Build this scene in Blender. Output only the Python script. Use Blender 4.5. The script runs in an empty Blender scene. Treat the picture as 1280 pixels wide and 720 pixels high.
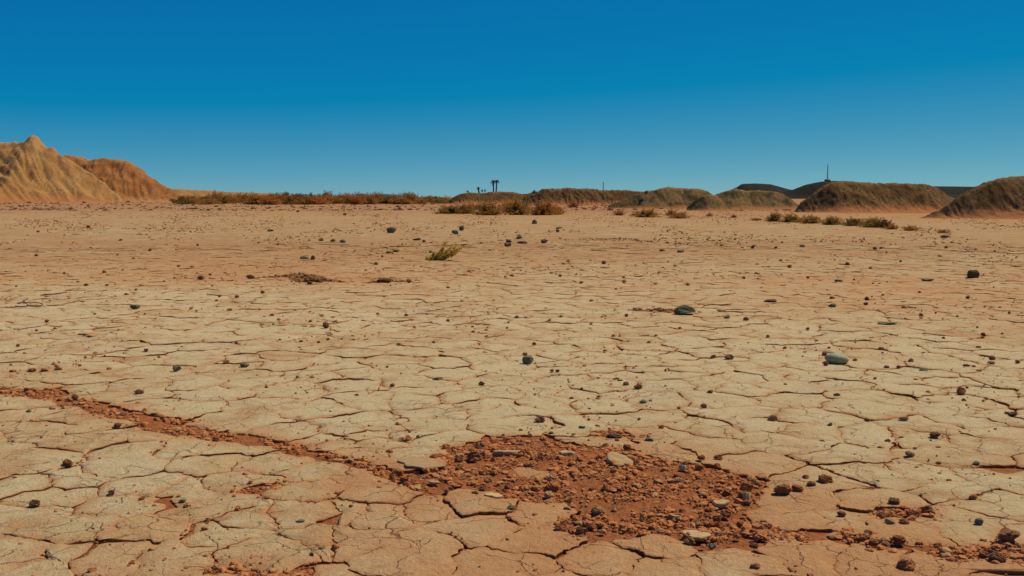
import bpy, math, random
import numpy as np
from mathutils import Vector, Matrix, Euler

R = math.radians
rnd = random.Random(7)
rng = np.random.default_rng(7)
scene = bpy.context.scene
COL = scene.collection

# ------------------------------------------------------------------ camera
F = 1244.0            # focal length in photo pixels (1280 wide)
YH = 246.0            # horizon row of the photo
CAMH = 1.30
PITCH = math.atan((360.0 - YH) / F)
cam_data = bpy.data.cameras.new("camera")
cam = bpy.data.objects.new("camera", cam_data)
COL.objects.link(cam)
cam_data.sensor_width = 36.0
cam_data.lens = F / 1280.0 * 36.0
cam_data.clip_start = 0.05
cam_data.clip_end = 20000.0
cam.location = (0, 0, CAMH)
cam.rotation_euler = (math.pi / 2 - PITCH, 0, 0)
scene.camera = cam

# ------------------------------------------------------------------ light
SUN_EL = 54.0
SUN_AZ = 58.0          # degrees to the right of straight ahead
scene.view_settings.view_transform = 'Standard'
scene.view_settings.look = 'None'
scene.view_settings.gamma = 1.0
scene.view_settings.exposure = 0.0

world = bpy.data.worlds.new("World")
scene.world = world
world.use_nodes = True
nt = world.node_tree
nt.nodes.clear()
sky = nt.nodes.new('ShaderNodeTexSky')
sky.sky_type = 'NISHITA'
sky.sun_disc = False
sky.sun_elevation = R(SUN_EL)
sky.sun_rotation = R(SUN_AZ)
sky.altitude = 1000.0
sky.air_density = 0.5
sky.dust_density = 0.0
sky.ozone_density = 3.0
# colour grade of the sky, channel by channel (gain, offset), the photograph's teal-blue film look
sep = nt.nodes.new('ShaderNodeSeparateColor')
com = nt.nodes.new('ShaderNodeCombineColor')
nt.links.new(sky.outputs[0], sep.inputs[0])
for k, (g_, o_) in enumerate(((0.95, -1.95), (0.92, 1.05), (0.34, 6.6))):
    ma = nt.nodes.new('ShaderNodeMath'); ma.operation = 'MULTIPLY_ADD'
    nt.links.new(sep.outputs[k], ma.inputs[0]); ma.inputs[1].default_value = g_; ma.inputs[2].default_value = o_
    mx = nt.nodes.new('ShaderNodeMath'); mx.operation = 'MAXIMUM'
    nt.links.new(ma.outputs[0], mx.inputs[0]); mx.inputs[1].default_value = 0.05
    nt.links.new(mx.outputs[0], com.inputs[k])
bg = nt.nodes.new('ShaderNodeBackground')
bg.inputs['Strength'].default_value = 0.05
wout = nt.nodes.new('ShaderNodeOutputWorld')
nt.links.new(com.outputs[0], bg.inputs['Color'])
nt.links.new(bg.outputs[0], wout.inputs['Surface'])

sl = bpy.data.lights.new("sun", 'SUN')
sl.energy = 4.7
sl.angle = R(0.53)
sl.color = (1.0, 0.885, 0.66)
sun = bpy.data.objects.new("sun", sl)
COL.objects.link(sun)
sd = Vector((math.cos(R(SUN_EL)) * math.sin(R(SUN_AZ)), math.cos(R(SUN_EL)) * math.cos(R(SUN_AZ)), math.sin(R(SUN_EL))))
sun.rotation_euler = sd.to_track_quat('Z', 'Y').to_euler()
sun.location = (30, 20, 40)

# ------------------------------------------------------------------ helpers
CA, SA = math.cos(PITCH), math.sin(PITCH)


def gp(px, py, z=0.0):
    """photo pixel -> point of the ground plane at height z"""
    X = (px - 640.0) / F
    Y = (360.0 - py) / F
    dx, dy, dz = X, CA + Y * SA, -SA + Y * CA
    t = (z - CAMH) / dz
    return dx * t, dy * t


def ppm(py):
    """photo pixels per metre across, at the ground row py"""
    return (py - YH) / CAMH


def tag(o, label=None, cat=None, group=None, kind=None):
    if label: o['label'] = label
    if cat: o['category'] = cat
    if group: o['group'] = group
    if kind: o['kind'] = kind
    return o


_perm = np.random.default_rng(3).permutation(4096)


def _h(ix, iy, seed):
    return _perm[(_perm[(ix + seed * 131) & 4095] + iy) & 4095]


def noise(x, y, seed=0):
    x = np.asarray(x, dtype=float); y = np.asarray(y, dtype=float)
    ix = np.floor(x).astype(int); iy = np.floor(y).astype(int)
    fx = x - ix; fy = y - iy
    u = fx * fx * fx * (fx * (fx * 6 - 15) + 10); v = fy * fy * fy * (fy * (fy * 6 - 15) + 10)

    def g(a, b, dx, dy):
        t = _h(a, b, seed) * (2 * math.pi / 4096)
        return np.cos(t) * dx + np.sin(t) * dy
    n00 = g(ix, iy, fx, fy); n10 = g(ix + 1, iy, fx - 1, fy)
    n01 = g(ix, iy + 1, fx, fy - 1); n11 = g(ix + 1, iy + 1, fx - 1, fy - 1)
    return ((n00 * (1 - u) + n10 * u) * (1 - v) + (n01 * (1 - u) + n11 * u) * v) * 1.45


def fbm(x, y, seed=0, octv=4, gain=0.5):
    s = 0; a = 1.0; f = 1.0
    for k in range(octv):
        s = s + a * noise(np.asarray(x) * f + 17.3 * k, np.asarray(y) * f + 9.1 * k, seed + k)
        a *= gain; f *= 2.03
    return s


def sstep(a, b, x):
    t = np.clip((np.asarray(x, dtype=float) - a) / (b - a), 0, 1)
    return t * t * (3 - 2 * t)


def zbase(x, y):
    """the lie of the land"""
    x = np.asarray(x, dtype=float); y = np.asarray(y, dtype=float)
    return (0.010 * fbm(x / 1.3, y / 1.3, 11, 2) + 0.022 * noise(x / 4.7, y / 4.7, 14) * sstep(4, 12, y)
            + 0.05 * noise(x / 17, y / 13, 15) * sstep(14, 40, y))


def seg_dist(px, py, pts):
    d = np.full(np.shape(px), 1e9)
    for (ax, ay), (bx, by) in zip(pts[:-1], pts[1:]):
        vx, vy = bx - ax, by - ay
        t = np.clip(((px - ax) * vx + (py - ay) * vy) / (vx * vx + vy * vy + 1e-12), 0, 1)
        d = np.minimum(d, np.hypot(px - ax - t * vx, py - ay - t * vy))
    return d


def poly_sd(px, py, pts):
    """signed distance to a closed polygon, negative inside"""
    d = seg_dist(px, py, pts + pts[:1])
    ins = np.zeros(np.shape(px), bool)
    n = len(pts)
    for i in range(n):
        (ax, ay), (bx, by) = pts[i], pts[(i + 1) % n]
        if ay == by: continue
        c = ((ay > py) != (by > py)) & (px < (bx - ax) * (py - ay) / (by - ay) + ax)
        ins ^= c
    return np.where(ins, -d, d)


# broken-up soil: the main patch and the furrows, outlined on the ground
PATCH = [gp(*p) for p in [(480, 600), (492, 590), (512, 594), (545, 589), (540, 575), (556, 566), (580, 551), (604, 551), (625, 545), (650, 542), (690, 550), (740, 557), (790, 562),
         (830, 576), (870, 582), (905, 590), (945, 603), (962, 617), (925, 636), (900, 650), (940, 664), (905, 672), (850, 672), (800, 662), (765, 664),
         (720, 668), (696, 660), (700, 648), (722, 640), (700, 628), (660, 626), (620, 622), (590, 614), (560, 620), (520, 614)]]
BANDS = [([(-40, 484), (0, 488), (40, 494), (75, 499), (110, 505), (140, 515), (175, 521), (215, 533), (255, 541), (300, 546), (340, 553), (390, 566), (425, 575), (470, 584), (500, 592)], [0.04, 0.05, 0.045, 0.06, 0.09, 0.10, 0.11, 0.13, 0.09, 0.09, 0.06, 0.05, 0.045, 0.05, 0.08]),
         ([(35, 492), (60, 487), (75, 492)], [0.05, 0.05, 0.05]),
         ([(900, 655), (960, 664), (1020, 668), (1080, 674), (1150, 684), (1210, 692), (1260, 694), (1320, 700)], [0.08, 0.055, 0.045, 0.050, 0.038, 0.048, 0.075, 0.07]),
         ([(310, 611), (330, 608), (352, 605)], [0.04, 0.045, 0.03]),
         ([(752, 541), (768, 539), (788, 545)], [0.045, 0.06, 0.04]),
         ([(1105, 640), (1130, 638), (1150, 636)], [0.05, 0.055, 0.04]),
         ([(1238, 583), (1262, 585)], [0.045, 0.04]),
         ([(320, 346), (372, 344), (395, 351), (425, 352)], [0.05, 0.22, 0.30, 0.05]),
         ([(465, 353), (500, 352)], [0.12, 0.12]),
         ([(797, 386), (845, 387)], [0.08, 0.17]),
         ([(715, 299), (770, 299), (812, 303)], [0.3, 0.75, 0.3]),
         ([(270, 714), (290, 707), (312, 713), (340, 722), (385, 712)], [0.015, 0.025, 0.03, 0.04, 0.02]),
         ([(210, 622), (220, 632)], [0.03, 0.03])]
BANDS = [([gp(*p) for p in pts], w) for pts, w in BANDS]
CRACKS = [[(-5, 593), (25, 592), (54, 590)], [(16, 681), (66, 686), (100, 682), (125, 675)], [(187, 714), (249, 708), (280, 701), (311, 712), (335, 720)],
          [(354, 615), (370, 624), (389, 629), (426, 627)], [(377, 710), (400, 707), (426, 699)], [(426, 652), (445, 660), (465, 664), (500, 662)],
          [(575, 672), (593, 679), (628, 673), (650, 668), (671, 660)], [(671, 670), (698, 680)], [(772, 673), (790, 680), (819, 687)], [(965, 685), (973, 699), (1008, 708), (1039, 718)],
          [(1019, 572), (1035, 580), (1054, 586), (1085, 584)], [(1058, 588), (1074, 603), (1101, 611)], [(1249, 580), (1268, 592)], [(812, 432), (847, 436), (890, 439)],
          [(120, 563), (170, 576), (205, 575)], [(75, 560), (85, 565), (108, 578)], [(140, 500), (165, 502), (210, 525)], [(640, 520), (720, 530), (770, 545)],
          [(500, 480), (560, 500), (620, 500)], [(0, 437), (60, 440)], [(900, 470), (960, 480)], [(200, 560), (270, 566)], [(0, 553), (60, 555), (85, 558)],
          [(1040, 668), (1100, 674), (1180, 688)], [(426, 575), (470, 575), (500, 590)], [(960, 540), (1010, 560), (1050, 575)], [(0, 527), (40, 528)]]
CRACKS = [[gp(*p) for p in c] for c in CRACKS]


def mask_sd(x, y):
    """signed distance (m) to broken ground, negative inside"""
    x = np.asarray(x, dtype=float); y = np.asarray(y, dtype=float)
    d = np.full(x.shape, 9.0)
    d = np.minimum(d, poly_sd(x, y, PATCH) + 0.0)
    for pts, ws in BANDS:
        for k in range(len(pts) - 1):
            (ax, ay), (bx, by) = pts[k], pts[k + 1]
            vx, vy = bx - ax, by - ay
            t = np.clip(((x - ax) * vx + (y - ay) * vy) / (vx * vx + vy * vy), 0, 1)
            dd = np.hypot(x - ax - t * vx, y - ay - t * vy) - (ws[k] * (1 - t) + ws[k + 1] * t)
            d = np.minimum(d, dd)
    return d + 0.045 * fbm(x / 0.15, y / 0.15, 31, 4)


def soil_level(x, y, s):
    """height of the bare soil relative to the lie of the land; s = mask_sd"""
    m = sstep(0.02, -0.05, s)
    up = 0.009 + 0.009 * fbm(x / 0.45, y / 0.45, 65, 2) + 0.009 * fbm(x / 0.12, y / 0.12, 63, 2) * sstep(0.0, -0.12, s) + 0.0075 * fbm(x / 0.035, y / 0.035, 61, 3)
    return -0.0145 + m * (up - 0.004) + 0.022 * sstep(0.0, -0.35, s)


REDS = [gp(*p) + (r, a) for p, r, a in [((1060, 470), 2.2, -0.16), ((1150, 440), 2.0, -0.14), ((600, 500), 0.8, -0.2), ((420, 470), 1.2, -0.2), ((700, 480), 1.2, -0.2), ((250, 500), 0.8, -0.2), ((120, 600), 0.5, -0.2), ((900, 440), 2.0, -0.2), ((350, 640), 0.4, -0.2), ((1240, 620), 0.5, -0.2), ((560, 660), 0.25, -0.2), ((300, 385), 3.0, -0.2), ((480, 530), 0.5, -0.2), ((1000, 266), 16, 0.7), ((1100, 267), 16, 0.8), ((1200, 270), 14, 0.7), ((1290, 274), 10, 0.6), ((880, 262), 20, 0.4), ((650, 266), 14, 0.5), ((380, 345), 2.6, 0.35), ((120, 318), 5.0, 0.3), ((300, 322), 5.0, 0.3), ((560, 330), 4.0, 0.2), ((1050, 365), 3.2, 0.32), ((1240, 350), 3.0, 0.32),
        ((640, 380), 1.6, 0.2), ((700, 665), 0.8, 0.26), ((850, 690), 0.8, 0.26), ((1000, 690), 0.8, 0.22), ((560, 695), 0.6, 0.26), ((330, 715), 0.6, 0.2), ((1150, 700), 0.6, 0.2), ((430, 560), 0.4, 0.2), ((640, 700), 0.5, 0.15), ((80, 670), 0.5, 0.25),
        ((1200, 540), 0.8, 0.15), ((880, 520), 0.8, 0.3), ((1010, 630), 0.7, 0.3), ((440, 610), 0.4, 0.4), ((1250, 720), 0.6, 0.3), ((20, 540), 0.6, 0.3), ((520, 660), 0.5, 0.1)]]


def redness(x, y):
    x = np.asarray(x, dtype=float); y = np.asarray(y, dtype=float)
    r = 0.17 + 0.22 * fbm(x / 1.1, y / 1.1, 51, 3) + 0.20 * fbm(x / 0.3, y / 0.3, 58, 3) * sstep(30, 10, y) + 0.26 * fbm(x / 6.0, y / 5.0, 55, 3)
    for cx, cy, rad, a in REDS:
        r = r + a * np.exp(-(((x - cx) / rad) ** 2 + ((y - cy) / (rad * 1.1)) ** 2))
    r = r + 0.08 * sstep(14, 30, y) + 0.12 * sstep(45, 90, y)
    return np.clip(r, 0, 1)


# ------------------------------------------------------------------ materials
def new_mat(name):
    m = bpy.data.materials.new(name)
    m.use_nodes = True
    m.node_tree.nodes.clear()
    return m


class NB:
    def __init__(self, m):
        self.t = m.node_tree; self.n = self.t.nodes

    def node(self, typ, **kw):
        n = self.n.new(typ)
        for k, v in kw.items():
            setattr(n, k, v)
        return n

    def link(self, a, b):
        self.t.links.new(a, b)

    def val(self, x, sock):
        if isinstance(x, (int, float)): sock.default_value = x
        elif isinstance(x, tuple): sock.default_value = x if len(x) == len(sock.default_value) else x + (1.0,)
        else: self.link(x, sock)

    def math(self, op, a, b=0.0, c=None, clamp=False):
        n = self.node('ShaderNodeMath', operation=op, use_clamp=clamp)
        self.val(a, n.inputs[0]); self.val(b, n.inputs[1])
        if c is not None: self.val(c, n.inputs[2])
        return n.outputs[0]

    def vmath(self, op, a, b):
        n = self.node('ShaderNodeVectorMath', operation=op)
        self.val(a, n.inputs[0]); self.val(b, n.inputs[1])
        return n.outputs[0]

    def mix(self, f, a, b, blend='MIX'):
        n = self.node('ShaderNodeMix', data_type='RGBA', blend_type=blend)
        self.val(f, n.inputs[0]); self.val(a, n.inputs[6]); self.val(b, n.inputs[7])
        return n.outputs[2]

    def noise(self, vec, scale, detail=4.0, rough=0.55, dist=0.0):
        n = self.node('ShaderNodeTexNoise')
        self.link(vec, n.inputs['Vector'])
        n.inputs['Scale'].default_value = scale; n.inputs['Detail'].default_value = detail
        n.inputs['Roughness'].default_value = rough; n.inputs['Distortion'].default_value = dist
        return n.outputs['Fac'], n.outputs['Color']

    def ramp(self, x, a, b, lo=0.0, hi=1.0):
        n = self.node('ShaderNodeMapRange')
        n.interpolation_type = 'SMOOTHSTEP'
        self.val(x, n.inputs[0])
        n.inputs[1].default_value = a; n.inputs[2].default_value = b
        n.inputs[3].default_value = lo; n.inputs[4].default_value = hi
        return n.outputs[0]

    def attr(self, name):
        n = self.node('ShaderNodeAttribute'); n.attribute_name = name
        return n.outputs['Fac']

    def pos(self):
        return self.node('ShaderNodeNewGeometry').outputs['Position']

    def out(self, color, rough=0.95, height=None, dist=0.01, strength=1.0, spec=0.15, trans=None):
        p = self.node('ShaderNodeBsdfPrincipled')
        self.val(color, p.inputs['Base Color'])
        self.val(rough, p.inputs['Roughness'])
        p.inputs['Specular IOR Level'].default_value = spec
        if height is not None:
            b = self.node('ShaderNodeBump')
            b.inputs['Strength'].default_value = strength
            b.inputs['Distance'].default_value = dist
            self.link(height, b.inputs['Height'])
            self.link(b.outputs[0], p.inputs['Normal'])
        o = self.node('ShaderNodeOutputMaterial')
        sh = p.outputs[0]
        if trans:
            tr = self.node('ShaderNodeBsdfTranslucent')
            self.val(color, tr.inputs['Color'])
            mx = self.node('ShaderNodeMixShader'); mx.inputs[0].default_value = trans
            self.link(p.outputs[0], mx.inputs[1]); self.link(tr.outputs[0], mx.inputs[2])
            sh = mx.outputs[0]
        self.link(sh, o.inputs['Surface'])


TAN = (0.465, 0.318, 0.145)
TAN_L = (0.525, 0.418, 0.232)
TAN_D = (0.315, 0.182, 0.074)
PINK = (0.460, 0.215, 0.085)
SOIL = (0.285, 0.090, 0.028)
SOIL_D = (0.140, 0.042, 0.013)


def mud_material():
    m = new_mat("cracked mud"); b = NB(m)
    pos = b.pos()
    edge, red, crust = b.attr('edge'), b.attr('red'), b.attr('crust')
    n1, c1 = b.noise(pos, 2.2, 5.0, 0.6, 0.3)
    n2, _ = b.noise(pos, 11.0, 6.0, 0.65, 0.4)
    n3, _ = b.noise(pos, 60.0, 5.0, 0.7)
    n4, _ = b.noise(pos, 260.0, 3.0, 0.7)
    col = b.mix(b.ramp(n2, 0.38, 0.66), TAN, TAN_L)
    col = b.mix(b.ramp(n1, 0.50, 0.72, 0, 0.65), col, TAN_D)
    # iron-red patches where the pale skin is thin
    rr = b.math('ADD', b.math('MULTIPLY', red, 0.95), b.math('MULTIPLY', b.math('SUBTRACT', n1, 0.5), 1.1))
    rr = b.math('ADD', rr, b.math('MULTIPLY', b.math('SUBTRACT', n2, 0.5), 1.3))
    col = b.mix(b.ramp(rr, 0.05, 1.0, 0, 0.8), col, PINK)
    col = b.mix(b.ramp(b.math('ADD', red, b.math('MULTIPLY', b.math('SUBTRACT', n2, 0.5), 0.5)), 0.22, 0.0, 0, 0.75), col, TAN_L)
    # reddish worn margins of every plate, redder right at the joint
    mn = b.math('ADD', b.math('MULTIPLY', n2, 0.55), b.math('MULTIPLY', n3, 0.45))
    ee = b.math('ADD', edge, b.math('MULTIPLY', b.math('SUBTRACT', mn, 0.5), 1.5))
    col = b.mix(b.ramp(ee, 0.25, 1.0, 0, 0.78), col, PINK)
    e2 = b.math('ADD', edge, b.math('MULTIPLY', b.math('SUBTRACT', n3, 0.5), 0.5))
    col = b.mix(b.ramp(e2, 0.86, 1.02, 0, 0.8), col, (0.28, 0.105, 0.036))
    # flaked speckle
    n5, _ = b.noise(b.vmath('ADD', pos, (3.0, 9.0, 0.0)), 24.0, 6.0, 0.78, 0.5)
    col = b.mix(b.ramp(n5, 0.56, 0.68, 0, 0.5), col, TAN_D)
    col = b.mix(b.ramp(n3, 0.57, 0.70, 0, 0.5), col, PINK)
    n6, _ = b.noise(b.vmath('ADD', pos, (13.0, 2.0, 0.0)), 110.0, 3.0, 0.6)
    col = b.mix(b.math('MULTIPLY', b.ramp(n6, 0.66, 0.72, 0, 0.8), b.ramp(n5, 0.45, 0.6)), col, SOIL_D)
    col = b.mix(b.ramp(n4, 0.64, 0.78, 0, 0.45), col, SOIL_D)
    col = b.mix(b.ramp(n4, 0.40, 0.25, 0, 0.45), col, TAN_L)
    n7, _ = b.noise(b.vmath('ADD', pos, (5.0, 21.0, 0.0)), 6.0, 8.0, 0.72, 0.8)
    col = b.mix(b.ramp(n7, 0.54, 0.68, 0, 0.55), col, TAN_D)
    col = b.mix(b.math('MULTIPLY', b.ramp(n7, 0.46, 0.34, 0, 0.5), b.ramp(red, 0.5, 0.1)), col, TAN_L)
    # hairline cracks within a plate
    warp = b.vmath('ADD', pos, b.vmath('MULTIPLY', b.vmath('SUBTRACT', b.noise(pos, 4.0, 6.0, 0.60)[1], (0.5, 0.5, 0.5)), (0.22, 0.22, 0.0)))

    def cracks(scale, w, mask):
        v = b.node('ShaderNodeTexVoronoi', feature='DISTANCE_TO_EDGE')
        b.link(warp, v.inputs['Vector']); v.inputs['Scale'].default_value = scale
        return b.math('MULTIPLY', b.ramp(v.outputs['Distance'], w, 0.0), mask)
    ma, _ = b.noise(pos, 3.1, 3.0)
    mb, _ = b.noise(b.vmath('ADD', pos, (7.0, 3.0, 1.0)), 4.3, 3.0)
    ck = b.math('MAXIMUM', cracks(3.6, 0.013, b.ramp(ma, 0.44, 0.56)), cracks(7.5, 0.018, b.ramp(mb, 0.52, 0.62, 0, 0.8)))
    col = b.mix(b.math('MULTIPLY', ck, 0.7), col, (0.20, 0.075, 0.025))
    # bare soil in the cracks and furrows, and on the far plain the mottled crust
    s1, _ = b.noise(pos, 25.0, 6.0, 0.7)
    scol = b.mix(b.ramp(s1, 0.35, 0.65), SOIL, (0.37, 0.138, 0.050))
    scol = b.mix(b.ramp(n4, 0.55, 0.75, 0, 0.5), scol, SOIL_D)
    col = b.mix(crust, scol, col)
    # fine debris seen on the far plain
    st = b.vmath('MULTIPLY', pos, (1.0, 1.0, 0.0))
    d1, _ = b.noise(st, 3.7, 6.0, 0.75, 0.2)
    sep = b.node('ShaderNodeSeparateXYZ'); b.link(pos, sep.inputs[0])
    far = b.ramp(sep.outputs[1], 12.0, 26.0)
    col = b.mix(b.math('MULTIPLY', b.ramp(d1, 0.60, 0.68, 0, 0.5), far), col, SOIL_D)
    d2, _ = b.noise(st, 0.55, 5.0, 0.65, 0.3)
    col = b.mix(b.math('MULTIPLY', b.ramp(d2, 0.54, 0.66, 0, 0.45), far), col, TAN_L)
    d3, _ = b.noise(b.vmath('ADD', st, (31.0, 7.0, 0.0)), 0.35, 6.0, 0.7, 0.4)
    col = b.mix(b.math('MULTIPLY', b.ramp(d3, 0.44, 0.62, 0.0, 0.6), far), col, PINK)
    d4, _ = b.noise(b.vmath('ADD', st, (11.0, 57.0, 0.0)), 1.3, 6.0, 0.75, 0.2)
    col = b.mix(b.math('MULTIPLY', b.ramp(d4, 0.40, 0.62, 0.35, 0.9), far), col, TAN_D)
    plain_ = b.ramp(sep.outputs[1], 55.0, 120.0)
    col = b.mix(b.math('MULTIPLY', b.ramp(d3, 0.36, 0.56, 0.2, 0.8), plain_), col, (0.30, 0.135, 0.055))
    h = b.math('ADD', b.math('ADD', b.math('MULTIPLY', n2, 0.5), b.math('MULTIPLY', n5, 0.75)), b.math('MULTIPLY', n3, 0.55))
    h = b.math('ADD', h, b.math('MULTIPLY', n4, 0.14))
    h = b.math('SUBTRACT', h, b.math('MULTIPLY', ck, 0.55))
    h = b.math('ADD', h, b.math('MULTIPLY', b.math('MULTIPLY', s1, b.math('SUBTRACT', 1.0, crust)), 0.8))
    b.out(col, 0.96, h, 0.020, 0.9, 0.06)
    return m


def clod_material(name, ca, cb, cc, scale=1.0, bump=0.006, rough=0.95):
    m = new_mat(name); b = NB(m)
    tc = b.node('ShaderNodeTexCoord').outputs['Object']
    oi = b.node('ShaderNodeObjectInfo').outputs['Random']
    pos = b.pos()
    n1, _ = b.noise(pos, 30.0 * scale, 5.0, 0.65)
    n2, _ = b.noise(pos, 140.0 * scale, 4.0, 0.7)
    col = b.mix(b.ramp(n1, 0.35, 0.65), ca, cb)
    col = b.mix(b.ramp(n2, 0.58, 0.74, 0, 0.6), col, cc)
    hs = b.node('ShaderNodeHueSaturation')
    b.link(col, hs.inputs['Color']); b.link(b.math('ADD', b.math('MULTIPLY', oi, 0.5), 0.75), hs.inputs['Value'])
    h = b.math('ADD', b.math('MULTIPLY', n1, 0.6), b.math('MULTIPLY', n2, 0.3))
    b.out(hs.outputs[0], rough, h, bump, 0.8, 0.15)
    return m


def hill_material(name, top, face, dark, foot, scale, z_foot, amt_dark):
    m = new_mat(name); b = NB(m)
    pos = b.pos()
    hh = b.attr('hh')
    str_ = b.vmath('MULTIPLY', pos, (0.6, 0.4, 0.5))
    n1, _ = b.noise(str_, 0.9 * scale, 6.0, 0.65, 0.4)
    n2, _ = b.noise(pos, 4.0 * scale, 5.0, 0.7)
    n3, _ = b.noise(pos, 9.0 * scale, 6.0, 0.8)
    col = b.mix(b.ramp(n1, 0.35, 0.65), face, top)
    dk = b.math('ADD', b.math('MULTIPLY', n2, 0.6), b.math('MULTIPLY', n1, 0.4))
    col = b.mix(b.ramp(dk, 0.62 - amt_dark * 0.3, 0.70 - amt_dark * 0.2, 0, 0.85), col, dark)
    col = b.mix(b.ramp(n3, 0.50, 0.62, 0, 0.75), col, dark)
    col = b.mix(b.ramp(n3, 0.44, 0.34, 0, 0.35), col, top)
    rim = b.ramp(b.math('ADD', hh, b.math('MULTIPLY', b.math('SUBTRACT', n1, 0.5), 0.35)), 0.84, 1.0, 0, 0.7)
    col = b.mix(rim, col, top)
    ft = b.ramp(b.math('ADD', hh, b.math('MULTIPLY', b.math('SUBTRACT', n2, 0.5), 0.4)), z_foot, 0.02, 0, 0.9)
    col = b.mix(ft, col, foot)
    h = b.math('ADD', b.math('MULTIPLY', n1, 0.5), b.math('ADD', b.math('MULTIPLY', n2, 0.3), b.math('MULTIPLY', n3, 0.15)))
    b.out(col, 0.97, h, 0.30 / scale, 0.7, 0.05)
    return m


def leaf_material(name, a, c, d):
    m = new_mat(name); b = NB(m)
    tc = b.node('ShaderNodeTexCoord').outputs['Generated']
    oi = b.node('ShaderNodeObjectInfo').outputs['Random']
    pos = b.pos()
    n1, _ = b.noise(pos, 1.6, 3.0, 0.6)
    n2, _ = b.noise(pos, 9.0, 2.0, 0.6)
    col = b.mix(b.ramp(n1, 0.35, 0.65), a, c)
    col = b.mix(b.ramp(b.math('ADD', n2, b.math('MULTIPLY', oi, 0.25)), 0.5, 0.75, 0, 0.8), col, d)
    b.out(col, 0.8, trans=0.4)
    return m


def plain(name, c, rough=0.85, scale=20.0):
    m = new_mat(name); b = NB(m)
    pos = b.pos()
    n1, _ = b.noise(pos, scale, 4.0, 0.6)
    col = b.mix(b.ramp(n1, 0.3, 0.7), tuple(v * 0.7 for v in c), tuple(v * 1.2 for v in c))
    b.out(col, rough)
    return m


MUD = mud_material()
M_CLOD = clod_material("red clod", (0.25, 0.085, 0.028), (0.33, 0.130, 0.046), (0.11, 0.034, 0.012))
M_RUBBLE = clod_material("red rubble", (0.31, 0.105, 0.030), (0.39, 0.155, 0.050), (0.13, 0.040, 0.012))
M_BROWN = clod_material("brown clod", (0.19, 0.080, 0.030), (0.29, 0.140, 0.058), (0.08, 0.032, 0.013))
M_GREY = clod_material("grey stone", (0.125, 0.098, 0.050), (0.19, 0.155, 0.082), (0.055, 0.042, 0.022), bump=0.003, rough=0.85)
M_GREEN = clod_material("green stone", (0.110, 0.115, 0.055), (0.16, 0.160, 0.080), (0.050, 0.050, 0.025), bump=0.003, rough=0.8)
M_PALE = clod_material("pale green pebble", (0.33, 0.33, 0.18), (0.40, 0.40, 0.23), (0.26, 0.26, 0.14), bump=0.002, rough=0.7)
M_SLAB = clod_material("tan slab", (0.38, 0.24, 0.105), (0.45, 0.31, 0.15), (0.30, 0.14, 0.055), bump=0.006)
M_TANCLOD = clod_material("tan clod", (0.38, 0.185, 0.070), (0.47, 0.27, 0.110), (0.17, 0.062, 0.022))


# ------------------------------------------------------------------ mesh from arrays
def mesh_from(name, verts, faces_flat, loop_totals, mat, attrs=None, smooth=None):
    me = bpy.data.meshes.new(name)
    verts = np.asarray(verts, dtype=np.float32)
    nl = len(faces_flat); nf = len(loop_totals)
    me.vertices.add(len(verts)); me.vertices.foreach_set('co', verts.ravel())
    me.loops.add(nl); me.loops.foreach_set('vertex_index', np.asarray(faces_flat, dtype=np.int32))
    me.polygons.add(nf)
    lt = np.asarray(loop_totals, dtype=np.int32)
    ls = np.concatenate([[0], np.cumsum(lt)[:-1]]).astype(np.int32)
    me.polygons.foreach_set('loop_start', ls)
    try: me.polygons.foreach_set('loop_total', lt)
    except Exception: pass
    if smooth is not None:
        me.polygons.foreach_set('use_smooth', np.broadcast_to(np.asarray(smooth, dtype=bool), (nf,)).copy())
    me.update(calc_edges=True)
    for k, v in (attrs or {}).items():
        a = me.attributes.new(k, 'FLOAT', 'POINT')
        a.data.foreach_set('value', np.asarray(v, dtype=np.float32))
    me.materials.append(mat)
    return me


def obj(name, me, loc=(0, 0, 0), parent=None, rot=None, scale=None):
    o = bpy.data.objects.new(name, me)
    COL.objects.link(o)
    o.location = loc
    if rot is not None: o.rotation_euler = rot
    if scale is not None: o.scale = scale
    if parent is not None: o.parent = parent
    return o


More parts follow.
